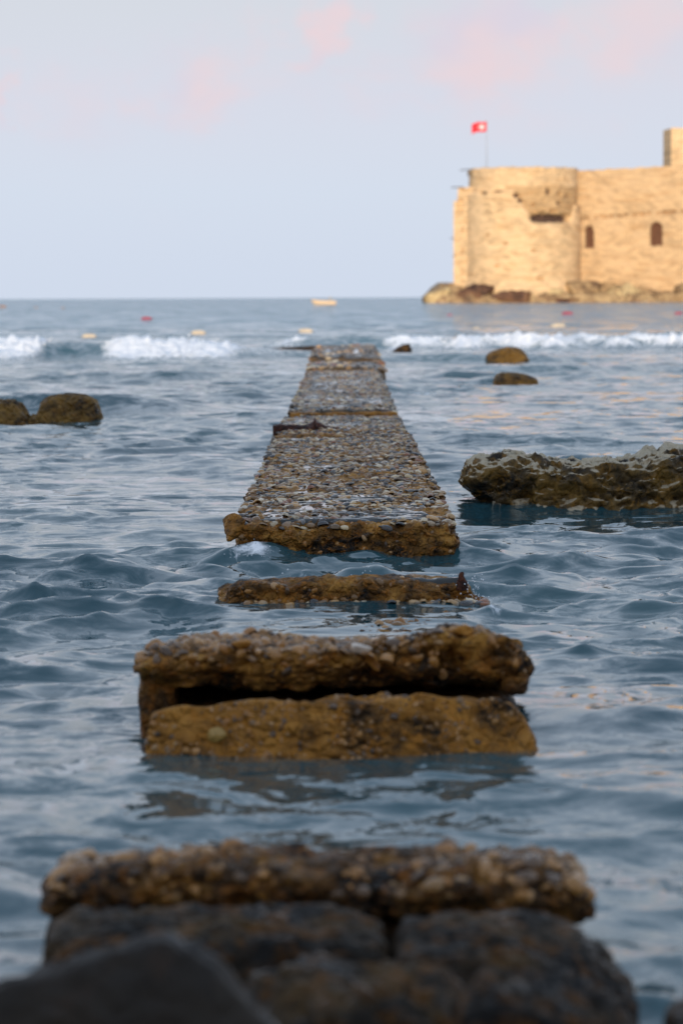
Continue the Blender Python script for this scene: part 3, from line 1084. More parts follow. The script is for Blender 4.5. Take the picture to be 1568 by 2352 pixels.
# ------------------------------------------------------------------ boat and floats
def build_boat():
    c = at_z(744.5, 700, 0.0)
    D = c.y
    L, B, H = 54 * D / F_PX, 1.7, .86
    root = empty('boat', c)
    tag(root, 'small open cream rowing boat with dark outboard motor on the horizon', 'boat')
    n = 22
    bm = bmesh.new()
    rows_o, rows_i = [], []
    for i in range(n + 1):
        s = i / n
        x = (s - .5) * L                       # bow at the left, stern right
        w = B / 2 * (math.sin(min(s * 1.9, 1) * math.pi / 2) ** .75) * (1 - .22 * max(0, s - .6) / .4) + .02
        sheer = H * (.80 + .30 * (1 - s) ** 3)
        keel = -.18 + .55 * max(0, .16 - s) / .16
        ro, ri = [], []
        for j in range(9):
            a = j / 8 * math.pi
            yy = -math.cos(a)
            k = math.sin(a) ** .65
            ro.append(bm.verts.new((x - (.35 * (1 - k) if s < .12 else 0) * (1 - s / .12), yy * w, sheer + (keel - sheer) * k)))
            ri.append(bm.verts.new((x, yy * max(w - .07, .01), sheer + .0 + (keel + .12 - sheer) * k)))
        rows_o.append(ro)
        rows_i.append(ri)
    for i in range(n):
        for j in range(8):
            bm.faces.new((rows_o[i][j], rows_o[i + 1][j], rows_o[i + 1][j + 1], rows_o[i][j + 1]))
            bm.faces.new((rows_i[i][j], rows_i[i][j + 1], rows_i[i + 1][j + 1], rows_i[i + 1][j]))
        for j in (0, 8):
            bm.faces.new((rows_o[i][j], rows_i[i][j], rows_i[i + 1][j], rows_o[i + 1][j]))
    for i in (0, n):
        for j in range(8):
            bm.faces.new((rows_o[i][j], rows_o[i][j + 1], rows_i[i][j + 1], rows_i[i][j]))
    bm_obj('hull', bm, plain('cream_hull', (.60, .44, .28), .5, var=.12, scale=2), root, True)

    def box(name, c_, s_, mat, par=root):
        bm = bmesh.new()
        bmesh.ops.create_cube(bm, size=1, matrix=Matrix.Translation(c_) @ Matrix.Diagonal((*s_, 1)))
        bmesh.ops.bevel(bm, geom=bm.edges[:], offset=min(s_) * .2, segments=2, affect='EDGES')
        return bm_obj(name, bm, mat, par)
    wood = plain('thwart_wood', (.30, .18, .09), .7)
    dark = plain('motor_black', (.05, .06, .075), .4)
    for xx in (-.9, .25, 1.2):
        box('bench', (xx, 0, .46), (.28, B * .86, .05), wood)
    mo = box('outboard_motor', (L * .26, .0, H + .24), (.5, .38, .55), dark)
    box('shaft', (L * .26 + .05, 0, H - .1), (.16, .14, .75), dark, mo)


build_boat()


def float_mesh(L, r, name):
    """swimming-line float: a long spindle with a raised middle band and tapered ends"""
    prof = [(0, .12), (.03, .25), (.08, .55), (.16, .86), (.28, 1), (.44, 1), (.45, 1.1), (.55, 1.1), (.56, 1), (.72, 1), (.84, .86), (.92, .55), (.97, .25), (1, .12)]
    ns = 14
    V = [((s - .5) * L, r * q * math.cos(2 * math.pi * k / ns), r * q * math.sin(2 * math.pi * k / ns)) for s, q in prof for k in range(ns)]
    F = [[i * ns + k, i * ns + (k + 1) % ns, (i + 1) * ns + (k + 1) % ns, (i + 1) * ns + k] for i in range(len(prof) - 1) for k in range(ns)]
    return np.array(V), np.array(F)


def build_floats():
    red = plain('red_float', (.30, .035, .06), .45, var=.15, scale=4)
    yel = plain('cream_float', (.50, .42, .32), .5, var=.15, scale=4)
    ora = plain('orange_float', (.28, .15, .08), .5, var=.15, scale=4)
    blk = plain('float_ring_grey', (.08, .08, .08), .6)
    specs = [
        (337, 734, 26, red, 'red float on open water left of the boat'),
        (1302, 722, 26, red, 'red float on the water right below the round tower'),
        (1557, 721, 20, red, 'red float at the right edge of the picture below the castle'),
        (1032, 724, 12, red, 'tiny reddish float just left of the castle islet'),
        (205, 775, 34, yel, 'cream float left above the breaking wave, leftmost of the cream floats'),
        (456, 767, 34, yel, 'cream float behind the breaking wave, second from the left'),
        (702, 763, 34, yel, 'cream float beyond the pier end, below the boat'),
        (1281, 751, 34, yel, 'cream float beyond the breaker below the castle'),
        (1094, 755, 15, yel, 'small pale float right of the pier end beyond the surf'),
        (84, 707, 8, ora, 'tiny dim orange float far out near the left horizon'),
        (145, 708, 8, ora, 'tiny dim orange float far out, second from the left horizon end'),
        (7, 706, 18, ora, 'orange float far out at the left edge near the horizon'),
    ]
    for px, py, w, mt, lab in specs:
        c = at_z(px, py, 0.0)
        L = w * c.y / F_PX
        r = L * .17
        root = empty('float', (c.x, c.y, r * .45), (0, 0, random.uniform(-.25, .25)))
        tag(root, lab, 'float', 'swimming-line floats')
        V, F = float_mesh(L, r, 'float_body')
        link('float_body', mesh_np('float_body', V, F), mt, root)
        for s in (-1, 1):
            bm = bmesh.new()
            n, m_ = 12, 6
            R0, r0 = r * .30, r * .10
            g = [[bm.verts.new((s * (L / 2 + R0 * .7) + R0 * math.cos(2 * math.pi * i / n) + r0 * math.cos(2 * math.pi * j / m_) * math.cos(2 * math.pi * i / n),
                                (R0 + r0 * math.cos(2 * math.pi * j / m_)) * math.sin(2 * math.pi * i / n), r0 * math.sin(2 * math.pi * j / m_))) for j in range(m_)] for i in range(n)]
            for i in range(n):
                for j in range(m_):
                    bm.faces.new((g[i][j], g[(i + 1) % n][j], g[(i + 1) % n][(j + 1) % m_], g[i][(j + 1) % m_]))
            bm_obj('end_ring', bm, blk, root, True)


build_floats()


# ------------------------------------------------------------------ rocks in the water
def px_rock(px0, px1, ytop, ybase, depth, mat, label, seed, npts=30, sub=6, p=9, amp=.05, freq=3.0, pit=.03, prof=None, name='sea_rock', group='rocks awash round the pier'):
    A, B = at_z(px0, ybase, 0), at_z(px1, ybase, 0)
    D = (A.y + B.y) / 2 + depth * .5
    g = np.random.default_rng(seed)
    pts = []
    hw = (B.x - A.x) / 2 * D / ((A.y + B.y) / 2)
    cx = (A.x + B.x) / 2 * D / ((A.y + B.y) / 2)
    top = at_y((px0 + px1) / 2, ytop, D).z
    if prof is None:
        for j in range(npts):
            v = g.normal(size=3)
            v /= np.linalg.norm(v)
            v = np.sign(v) * np.abs(v) ** .7
            pts.append((cx + v[0] * hw * 1.05, D + v[1] * depth / 2, -.12 + (top + .12) * (v[2] if v[2] > 0 else v[2] * .8)))
    else:
        for ppx, ppy in prof:
            q = at_y(ppx, ppy, D)
            for s in (-.35, 0, .35):
                pts.append((q.x, D + s * depth, q.z * (1 - .25 * abs(s))))
        for s in (-.5, .5):
            pts += [(cx - hw, D + s * depth, .0), (cx + hw, D + s * depth, .0), (cx - hw * .9, D + s * depth, -.25), (cx + hw * .9, D + s * depth, -.25)]
    W, F = hull_rock(pts, sub, p, amp, freq, pit, seed)
    o = link(name, mesh_np(name, W, F), M[mat])
    tag(o, label, 'rock', group)
    return o


px_rock(76, 247, 899, 972, .75, 'brown_rock', 'brown dome-shaped rock at the left, larger of the pair', 3,
        prof=[(80, 945), (100, 908), (140, 899), (215, 903), (240, 925), (247, 955)], amp=.04, pit=.015)
px_rock(-40, 74, 914, 974, .7, 'brown_rock', 'brown rock cut by the left edge beside the dome-shaped rock', 4,
        prof=[(-40, 940), (-10, 916), (40, 916), (60, 930), (72, 955)], amp=.04, pit=.015)
px_rock(60, 95, 945, 974, .4, 'brown_rock', 'small brown rock wedged between the two rocks at the left', 14, amp=.03, sub=5)
px_rock(1113, 1223, 793, 833, 1.1, 'brown_rock', 'pointed brown rock in the surf on the right, farther of the two', 5,
        prof=[(1113, 812), (1140, 804), (1165, 793), (1198, 800), (1214, 818), (1223, 830)], amp=.05, pit=.04)
px_rock(1132, 1240, 851, 886, .8, 'brown_rock', 'low slanting brown rock on the right, nearer of the two', 6,
        prof=[(1132, 865), (1150, 851), (1195, 857), (1235, 866), (1240, 880)], amp=.04, pit=.015)
px_rock(899, 946, 787, 808, .6, 'grey_rock', 'small dark rock in white surf beside the pier end', 8,
        prof=[(899, 806), (925, 790), (940, 788), (946, 800)], amp=.035, pit=.02, sub=5)
px_rock(585, 745, 791, 816, 1.4, 'grey_rock', 'long low dark rock on the left of the pier end', 9,
        prof=[(585, 806), (620, 799), (680, 794), (745, 791)], amp=.05, pit=.02)


def big_ledge():
    """long eroded limestone ledge cut by the right edge: several lobes in one stone, undercut at the water"""
    y0 = at_z(1300, 1164, 0).y
    xs0, xs1 = at_y(1072, 1100, y0).x, at_y(1760, 1100, y0).x
    hx = (xs1 - xs0) / 2
    V, F = box_np(hx, .42, .30, (.011, .016, .012))
    V = rounded(V, (hx, .42, .30), .11)
    x = V[:, 0] + (xs0 + xs1) / 2
    pcol = 784 + x / y0 * F_PX
    topz = np.interp(pcol, [1058, 1085, 1120, 1180, 1200, 1290, 1340, 1420, 1470, 1560, 1700],
                     [at_y(1300, v, y0).z for v in (1082, 1068, 1066, 1052, 1056, 1072, 1078, 1072, 1064, 1048, 1038)])
    s = (V[:, 2] + .30) / .60
    z = -.25 + s * (topz + .25)
    # undercut at the waterline, deeper at the left end
    under = np.exp(-((z - .03) / .07) ** 2)
    yv = V[:, 1] * (1 - .0) + np.where(V[:, 1] < 0, under * .07, 0)
    # front shelves forward at the foot
    yv -= np.where(V[:, 1] < 0, sstep(z, .16, -.02) * .05 * sstep(pcol, 1100, 1180), 0)
    xl = x + np.where(V[:, 0] < -hx + .15, sstep(z, .12, .0) * .12, 0)
    P = np.stack([xl, yv + y0 + .36, z], 1)
    n = P - np.array([0, y0 + .36, .05])
    n[:, 0] = np.clip(V[:, 0] / hx, -1, 1) ** 7
    n[:, 1] = V[:, 1] / .42
    n[:, 2] = V[:, 2] / .30
    n /= np.linalg.norm(n, axis=1)[:, None]
    k = fbm(P * 3.3, 5) * .095 + (fbm(P * (7, 7, 11) + 3, 4, ridged=True) - .5) * .075
    q = perlin(P * 6.5 + 9)
    k -= sstep(q, .15, .42) * .055
    q = perlin(P * 14 + 4)
    k -= sstep(q, .2, .5) * .022
    k += fbm(P * 34, 3) * .010
    P += n * k[:, None]
    o = link('rock_ledge', mesh_np('rock_ledge', P, F), M['ledge'])
    tag(o, 'long jagged limestone ledge with bleached top, cut by the right edge', 'rock', 'rocks awash round the pier')


big_ledge()


# ------------------------------------------------------------------ broken concrete pier
def dome_mesh(seed):
    """one river pebble: flattened lumpy half-buried stone, about 45 triangles"""
    g = np.random.default_rng(seed)
    ns = 9
    V, F = [], []
    ph = g.uniform(0, 6.28, 4)
    am = g.uniform(.05, .20, 4)
    rings = [(-.35, 1.0), (.12, 1.0), (.58, .76)]
    for zr, rr in rings:
        for k in range(ns):
            a = 2 * math.pi * k / ns
            lum = 1 + am[0] * math.sin(a * 2 + ph[0]) + am[1] * .6 * math.sin(a * 3 + ph[1])
            V.append((rr * lum * math.cos(a), rr * lum * math.sin(a), zr * (1 + am[2] * math.sin(a + ph[2]))))
    V.append((am[3] - .1, .05, .80))
    for r_ in range(2):
        for k in range(ns):
            F.append((r_ * ns + k, r_ * ns + (k + 1) % ns, (r_ + 1) * ns + (k + 1) % ns))
            F.append((r_ * ns + k, (r_ + 1) * ns + (k + 1) % ns, (r_ + 1) * ns + k))
    for k in range(ns):
        F.append((2 * ns + k, 2 * ns + (k + 1) % ns, 3 * ns))
    return np.array(V), np.array(F)


DOMES = [dome_mesh(s) for s in range(8)]
DOME_ME, DOME_ME_B = [], []
for k, (v, f) in enumerate(DOMES):
    for lst, mt in ((DOME_ME, 'pebble'), (DOME_ME_B, 'pebble_b')):
        me = mesh_np('pebble', v, f)
        me.materials.append(M[mt])
        lst.append(me)


def scatter(x0, x1, y0, y1, rmin, rmax, seed, tries, accept=None):
    """poisson-like packing of discs"""
    g = np.random.default_rng(seed)
    cell = rmax * 2
    grid = {}
    out = []
    rads = np.sort(rmin + (rmax - rmin) * g.uniform(0, 1, tries) ** 2.2)[::-1]
    xs = g.uniform(x0, x1, tries)
    ys = g.uniform(y0, y1, tries)
    if accept is not None:
        ok = accept(xs, ys)
        xs, ys, rads = xs[ok], ys[ok], rads[ok]
    for x, y, r in zip(xs.tolist(), ys.tolist(), rads.tolist()):
        ci, cj = int(x // cell), int(y // cell)
        ok = True
        for a in (-1, 0, 1):
            for b in (-1, 0, 1):
                for (px, py, pr) in grid.get((ci + a, cj + b), ()):
                    if (px - x) ** 2 + (py - y) ** 2 < ((pr + r) * .92) ** 2:
                        ok = False
                        break
                if not ok:
                    break
            if not ok:
                break
        if ok:
            grid.setdefault((ci, cj), []).append((x, y, r))
            out.append((x, y, r))
    return out


def make_pebbles(root, discs, surf, seed, singles=300, flat=.62, near=None, tilt=.25, stained=False):
    """discs (x,y,r) in root's local frame; surf(x array, y array) -> z; the largest to the eye as parts, the rest joined"""
    g = np.random.default_rng(seed)
    D = np.array(discs)
    z = surf(D[:, 0], D[:, 1])
    order = np.argsort(-(D[:, 2] / (near(D[:, 0], D[:, 1]) if near else 1.0)))
    VV, FF, base = [], [], 0
    for rank, i in enumerate(order):
        x, y, r = D[i]
        sx, sy = r * g.uniform(1.0, 1.5), r * g.uniform(.75, 1.0)
        sz = r * g.uniform(.40, .85) * flat / .62
        rot = Euler((g.normal() * tilt, g.normal() * tilt, g.uniform(0, 6.28)))
        pos = (x, y, z[i] + sz * g.uniform(-.62, -.05))
        if rank < singles:
            o = bpy.data.objects.new('pebble', (DOME_ME_B if stained else DOME_ME)[int(g.integers(8))])
            COL.objects.link(o)
            o.parent = root
            o.location = pos
            o.rotation_euler = rot
            o.scale = (sx, sy, sz)
        else:
            v, f = DOMES[int(g.integers(8))]
            m = np.array(rot.to_matrix())
            VV.append((v * (sx, sy, sz)) @ m.T + np.array(pos))
            FF.append(f + base)
            base += len(v)
    if VV:
        o = link('pebble_bed', mesh_np('pebble_bed', np.concatenate(VV), np.concatenate(FF)), M['pebbles_b' if stained else 'pebbles'], root)
        o['kind'] = 'stuff'


def puddle(root, h, surf, lift, margin=.09, res=.02):
    """sheet of water lying in the hollows of a slab top; stones and mortar stand through it"""
    nx, ny = int(2 * (h[0] - margin) / res), int(2 * (h[1] - margin) / res)
    X, Y = np.meshgrid(np.linspace(-h[0] + margin, h[0] - margin, nx), np.linspace(-h[1] + margin, h[1] - margin, ny))
    x, y = X.ravel(), Y.ravel()
    s_ = surf(x, y)
    z0 = np.median(s_) + lift
    low = fbm(np.stack([x * 1.2, y * .8, x * 0 + h[1]], 1), 2)
    z = np.full_like(x, z0) + fbm(np.stack([x * 6, y * 6, x * 0], 1), 3) * .0015
    e_ = np.minimum(h[0] - margin - np.abs(x), h[1] - margin - np.abs(y))
    z -= .04 * sstep(e_ + .03 * low, .05, .0)
    z -= .035 * sstep(low, .0, -.3) + .06 * sstep(s_, z0 - .014, z0 - .03)      # dives below the stone where there is no water
    i = np.arange(ny - 1)[:, None] * nx + np.arange(nx - 1)[None, :]
    F = np.stack([i, i + 1, i + nx + 1, i + nx], -1).reshape(-1, 4)
    ok = (z > s_ - .014) & (s_ > z0 - .02)
    F = F[ok[F].any(1) & (s_ > z0 - .03)[F].all(1)]
    if len(F):
        o = link('puddle', mesh_np('puddle', np.stack([x, y, z], 1), F), M['film'], root)
        o['label'] = 'thin sheet of sea water on the slab'


def face_stones(root, V, F, n, seed, rmin=.005, rmax=.016, stained=True, zmin=-.1):
    """small stones showing in the broken front faces of a block"""
    g = np.random.default_rng(seed)
    C = V[F].mean(1)
    N = np.cross(V[F[:, 1]] - V[F[:, 0]], V[F[:, 2]] - V[F[:, 0]])
    A = np.linalg.norm(N, axis=1)
    N = N / np.maximum(A, 1e-9)[:, None]
    w = A * np.clip(-N[:, 1] - .1, 0, 1) * (C[:, 2] > zmin)
    w *= np.clip(fbm(C * 5 + seed, 2) + .28, 0, 1)
    pick = g.choice(len(F), n, p=w / w.sum())
    VV, FF, b = [], [], 0
    for i in pick:
        r = rmin + (rmax - rmin) * g.uniform() ** 2.5
        v, f = DOMES[int(g.integers(8))]
        q = Vector(N[i]).to_track_quat('Z', 'Y').to_matrix() @ Matrix.Rotation(g.uniform(0, 6.28), 3, 'Z')
        m = np.array(q)
        VV.append((v * (r * g.uniform(1, 1.5), r, r * .8)) @ m.T + C[i] - N[i] * r * g.uniform(.1, .5))
        FF.append(f + b)
        b += len(v)
    o = link('aggregate', mesh_np('aggregate', np.concatenate(VV), np.concatenate(FF)), M['pebbles_b' if stained else 'pebbles'], root)
    o['kind'] = 'stuff'


def erode(P, seed, a1=.03, a2=.014, a3=.006, h=None, strata=0.0):
    """erosion as a deterministic vector field so that pebbles can be set on the same surface"""
    o = seed * 7.13
    d = np.stack([fbm(P * 2.6 + o + 31 * k, 4) for k in range(3)], 1) * a1
    d += np.stack([fbm(P * 8 + o + 57 * k, 4, ridged=True) - .45 for k in range(3)], 1) * a2
    d += np.stack([fbm(P * 30 + o + 91 * k, 3, ridged=True) - .45 for k in range(3)], 1) * a3
    if h is not None:
        # chipped edges: pull in where two faces meet
        e = np.sort(np.stack([np.abs(h[k] - np.abs(P[:, k])) for k in range(3)], 1), axis=1)[:, 1]
        c = np.exp(-(e / .06) ** 2) * np.clip(fbm(P * 5.5 + o * 2, 3) + .15, 0, 1) * .10
        d -= P / np.array(h) * c[:, None]
        if strata:
            s = fbm(np.stack([P[:, 0] * 1.6, P[:, 1] * 1.6, P[:, 2] * 24 + fbm(P * 3 + o, 3) * 2.2], 1) + o, 3)
            side = np.maximum(np.exp(-(np.abs(h[1] - np.abs(P[:, 1])) / .05) ** 2), np.exp(-(np.abs(h[0] - np.abs(P[:, 0])) / .05) ** 2))
            side = side * (1 - np.exp(-(np.abs(h[2] - P[:, 2]) / .03) ** 2))
            k = np.clip(s, -.6, .5) * strata * side
            d[:, 1] += -np.sign(P[:, 1]) * np.abs(P[:, 1] / h[1]) ** 9 * np.abs(k) * 1.2
            d[:, 0] += -np.sign(P[:, 0]) * np.abs(P[:, 0] / h[0]) ** 9 * np.abs(k) * .8
    return d


def slab(name, label, x0, x1, y0, y1, ztop, zbot, mat, seed, res=(.022, .03, .018), tilt=0.0, a=(.03, .014, .006), strata=0.0, rad=.03, bend=None, skew=0.0, body='concrete_body', stones=0, group='broken concrete slabs of the pier'):
    """block lying between x0..x1, y0..y1; origin at its foot in the middle of the near end"""
    h = ((x1 - x0) / 2, (y1 - y0) / 2, (ztop - zbot) / 2)
    V, F = box_np(*h, res)
    V = rounded(V, h, rad)
    d = erode(V, seed, *a, h=h, strata=strata)

    def shape(P):
        Q = P.copy()
        if bend is not None:
            Q[:, 2] += bend(Q[:, 0], Q[:, 1]) * (Q[:, 2] > -h[2] * .2)
        Q[:, 0] += skew * (Q[:, 1] + h[1])
        return Q
    W = shape(V + d)
    root = empty(name, ((x0 + x1) / 2, y0 + h[1], (ztop + zbot) / 2), (tilt, 0, 0))
    tag(root, label, 'slab' if 'slab' in name else 'block', group)
    link(body, mesh_np(body, W, F), mat, root)
    if stones:
        face_stones(root, W, F, stones, seed + 300, zmin=-h[2] + .05 if ztop - zbot < .2 else h[2] - .3)

    def surf(x, y):
        P = np.stack([x, y, np.full_like(x, h[2])], 1)
        Q = shape(P + erode(P, seed, *a, h=h, strata=strata))
        return Q[:, 2]
    return root, h, surf


# long pebbled slab in focus
def slab_long():
    yA = at_z(792, 1196, .20).y
    yB = at_z(792, 990, .19).y
    xl, xr = at_y(533, 1200, yA).x, at_y(1050, 1200, yA).x
    bend = lambda x, y: -.015 * np.exp(-((y + (yB - yA) / 2) / .12) ** 2) + .012 * fbm(np.stack([x * .8, y * .6, x * 0], 1), 3) * 2
    root, h, surf = slab('concrete_slab', 'long pebble-studded concrete slab in sharp focus, middle of the pier', xl, xr, yA, yB, .195, -.35, M['concrete'], 1,
                         (.013, .026, .011), 0, (.034, .030, .016), strata=.07, rad=.05, bend=bend, stones=420)
    keep = lambda x, y: fbm(np.stack([x * 2.2, y * 1.6, x * 0 + 7.0], 1), 3) > -.13
    discs = scatter(-h[0] + .016, h[0] - .016, -h[1] + .05, h[1] - .12, .007, .024, 11, 60000, keep)
    make_pebbles(root, discs, surf, 12, 300, near=lambda x, y: (y + h[1] + yA))
    puddle(root, h, surf, .001)
    # orange lump at the left front corner
    pts = [(-h[0] + .035 + v[0] * .05, -h[1] + .05 + v[1] * .06, h[2] - .035 + v[2] * .055) for v in np.random.default_rng(2).normal(size=(18, 3)) / 1.4]
    W, F = hull_rock(pts, 4, 9, .01, 3, .0, 5, fine=.004)
    link('cobble', mesh_np('cobble', W, F), M['ochre'], root)
    # rusted steel left at the far end
    bm = bmesh.new()
    W0 = h[0]
    prof = [(-W0 - .02, .02, .075), (-W0 + .10, .03, .075), (-W0 + .25, .035, .07), (-W0 + .29, .05, .10), (-W0 + .31, .045, .135), (-W0 + .335, .035, .09), (-W0 + .42, .03, .055),
            (-W0 + .6, .025, .035), (-W0 + .8, .02, .02), (-W0 + .98, .015, .012)]
    rings = []
    for x, w, z in prof:
        rings.append([bm.verts.new((x + .004 * math.sin(k * 7 + x * 50), h[1] - .13 + dy * w * 2.2, h[2] - .02 + dz * z)) for k, (dy, dz) in enumerate(((-1, -.2), (-1, .55), (-.7, .95), (.0, 1.0), (.7, .9), (1, .5), (1, -.2)))])
    for i in range(len(rings) - 1):
        for k in range(7):
            bm.faces.new((rings[i][k], rings[i][(k + 1) % 7], rings[i + 1][(k + 1) % 7], rings[i + 1][k]))
    bm.faces.new(rings[0])
    bm.faces.new(rings[-1])
    bmesh.ops.subdivide_edges(bm, edges=bm.edges[:], cuts=3, use_grid_fill=True)
    for v in bm.verts:
        n = fbm(np.array([v.co[:]]) * 22, 3)[0]
        v.co += Vector((0, n * .018, n * .02))
    o = bm_obj('steel_beam', bm, M['rust'], root, True)
    o['label'] = 'rust-red broken steel beam across the far end of the slab'
    return root, h, yA, yB


SLAB_A = slab_long()


def slab_far():
    # second stretch, behind the rusted beam
    yB = at_z(792, 948, .16).y
    yC = at_z(792, 853, .18).y
    xl, xr = at_y(661, 948, yB).x, at_y(914, 948, yB).x
    ys = SLAB_A[3]
    root, h, surf = slab('concrete_slab', 'short low wet slab just behind the rusted steel beam', xl - .06, xr + .02, ys + .02, yB + .15, .125, -.4, M['mortar'], 6,
                         (.03, .03, .04), 0, (.03, .02, .008), rad=.03)
    make_pebbles(root, scatter(-h[0] + .03, h[0] - .03, -h[1] + .03, h[1] - .12, .010, .028, 61, 5000), surf, 62, 110, near=lambda x, y: (y + 21))
    puddle(root, h, surf, .006)
    root, h, surf = slab('concrete_slab', 'pebbled pier slab with ochre front edge, third from the far end', xl, xr, yB, yC - .03, .185, -.4, M['mortar'], 2,
                         (.03, .05, .022), 0, (.04, .02, .008), strata=.06, rad=.03, skew=.002)
    discs = scatter(-h[0] + .02, h[0] - .02, -h[1] + .05, h[1] - .05, .012, .032, 21, 24000, lambda x, y: fbm(np.stack([x * 1.1, y * .9, x * 0 + 4.0], 1), 2) > -.22)
    make_pebbles(root, discs, surf, 22, 180, near=lambda x, y: (y + h[1] + yB))
    puddle(root, h, surf, .011)
    front = box_np(h[0] * .985, .06, .06, (.02, .02, .02))
    P = rounded(front[0], (h[0] * .985, .06, .06), .03)
    P = P + erode(P, 41, .03, .015, .006) + np.array((0, -h[1] - .01, h[2] - .085))
    link('edge_beam', mesh_np('edge_beam', P, front[1]), M['ochre'], root)
    # third stretch
    yD = at_z(792, 837, .20).y
    xl, xr = at_y(704, 853, yC).x, at_y(884, 853, yC).x
    root, h, surf = slab('concrete_slab', 'worn wet pier slab second from the far end', xl, xr, yC + .15, yD, .225, -.4, M['mortar'], 3, (.04, .07, .03), 0, (.06, .025, .01), rad=.04)
    make_pebbles(root, scatter(-h[0] + .016, h[0] - .016, -h[1] + .05, h[1] - .05, .03, .06, 31, 6000, lambda x, y: fbm(np.stack([x * 1.0, y * .7, x * 0 + 9.0], 1), 2) > -.05), surf, 32, 0, near=lambda x, y: (y + 30))
    puddle(root, h, surf, .013)
    # far end, half awash
    yE = at_z(792, 793, .2).y
    yD = at_z(792, 826, .15).y
    xl, xr = at_y(711, 826, yD).x, at_y(876, 826, yD).x
    root, h, surf = slab('concrete_slab', 'farthest pier slab, half awash in front of the breakers', xl, xr, yD + .03, yE + .5, .185, -.4, M['mortar'], 4, (.05, .09, .04), 0, (.07, .03, .012), rad=.05)
    make_pebbles(root, scatter(-h[0] + .016, h[0] - .016, -h[1] + .05, h[1] - .05, .03, .06, 34, 3000, lambda x, y: fbm(np.stack([x * 1.0, y * .7, x * 0 + 2.0], 1), 2) > .0), surf, 35, 0, near=lambda x, y: (y + 37))
    puddle(root, h, surf, .015)


slab_far()


# ridge awash between the long slab and the near block
def ridge():
    y0 = at_z(800, 1386, .005).y
    xl, xr = at_y(489, 1350, y0).x, at_y(1128, 1350, y0).x
    zt = at_y(800, 1338, y0).z
    bend = lambda x, y: .015 * np.exp(-((x + .0) / .3) ** 2) - .03 * sstep(np.abs(x), .46, .57)
    root, h, surf = slab('concrete_slab', 'low concrete ridge with a rust spike, washed over by the sea', xl, xr, y0, y0 + .22, zt, -.35, M['concrete'], 5,
                         (.014, .016, .014), 0, (.035, .018, .007), strata=.05, rad=.03, bend=bend, stones=160)
    puddle(root, h, surf, .004, .06, .015)
    # spike of rusted bar
    bm = bmesh.new()
    rings = []
    for k, (x, z, r) in enumerate(((.0, -.03, .020), (.0, .005, .018), (-.002, .018, .012), (-.004, .030, .009), (-.002, .040, .008), (.0, .046, .004))):
        rings.append([bm.verts.new((x + r * math.cos(a) * 1.25, .0 + r * math.sin(a), z)) for a in np.linspace(0, 2 * math.pi, 9)[:-1]])
    for i in range(len(rings) - 1):
        for k in range(8):
            bm.faces.new((rings[i][k], rings[i][(k + 1) % 8], rings[i + 1][(k + 1) % 8], rings[i + 1][k]))
    bm.faces.new(rings[-1])
    sx = at_y(1062, 1335, y0).x - (xl + xr) / 2
    o = bm_obj('rebar_spike', bm, M['rust'], root, True, loc=(sx, -h[1] + .06, h[2] - .01))
    # loose pebbles collected at its foot
    g = np.random.default_rng(9)
    D = [(x, -h[1] - .03 + g.normal() * .02, r) for x, r in zip(g.uniform(-.45, .55, 46), g.uniform(.012, .03, 46))]
    make_pebbles(root, D, lambda x, y: np.full_like(x, -zt / 2 + .35 / 2 - .0 + .012), 10, 46)
    return y0


RIDGE_Y = ridge()


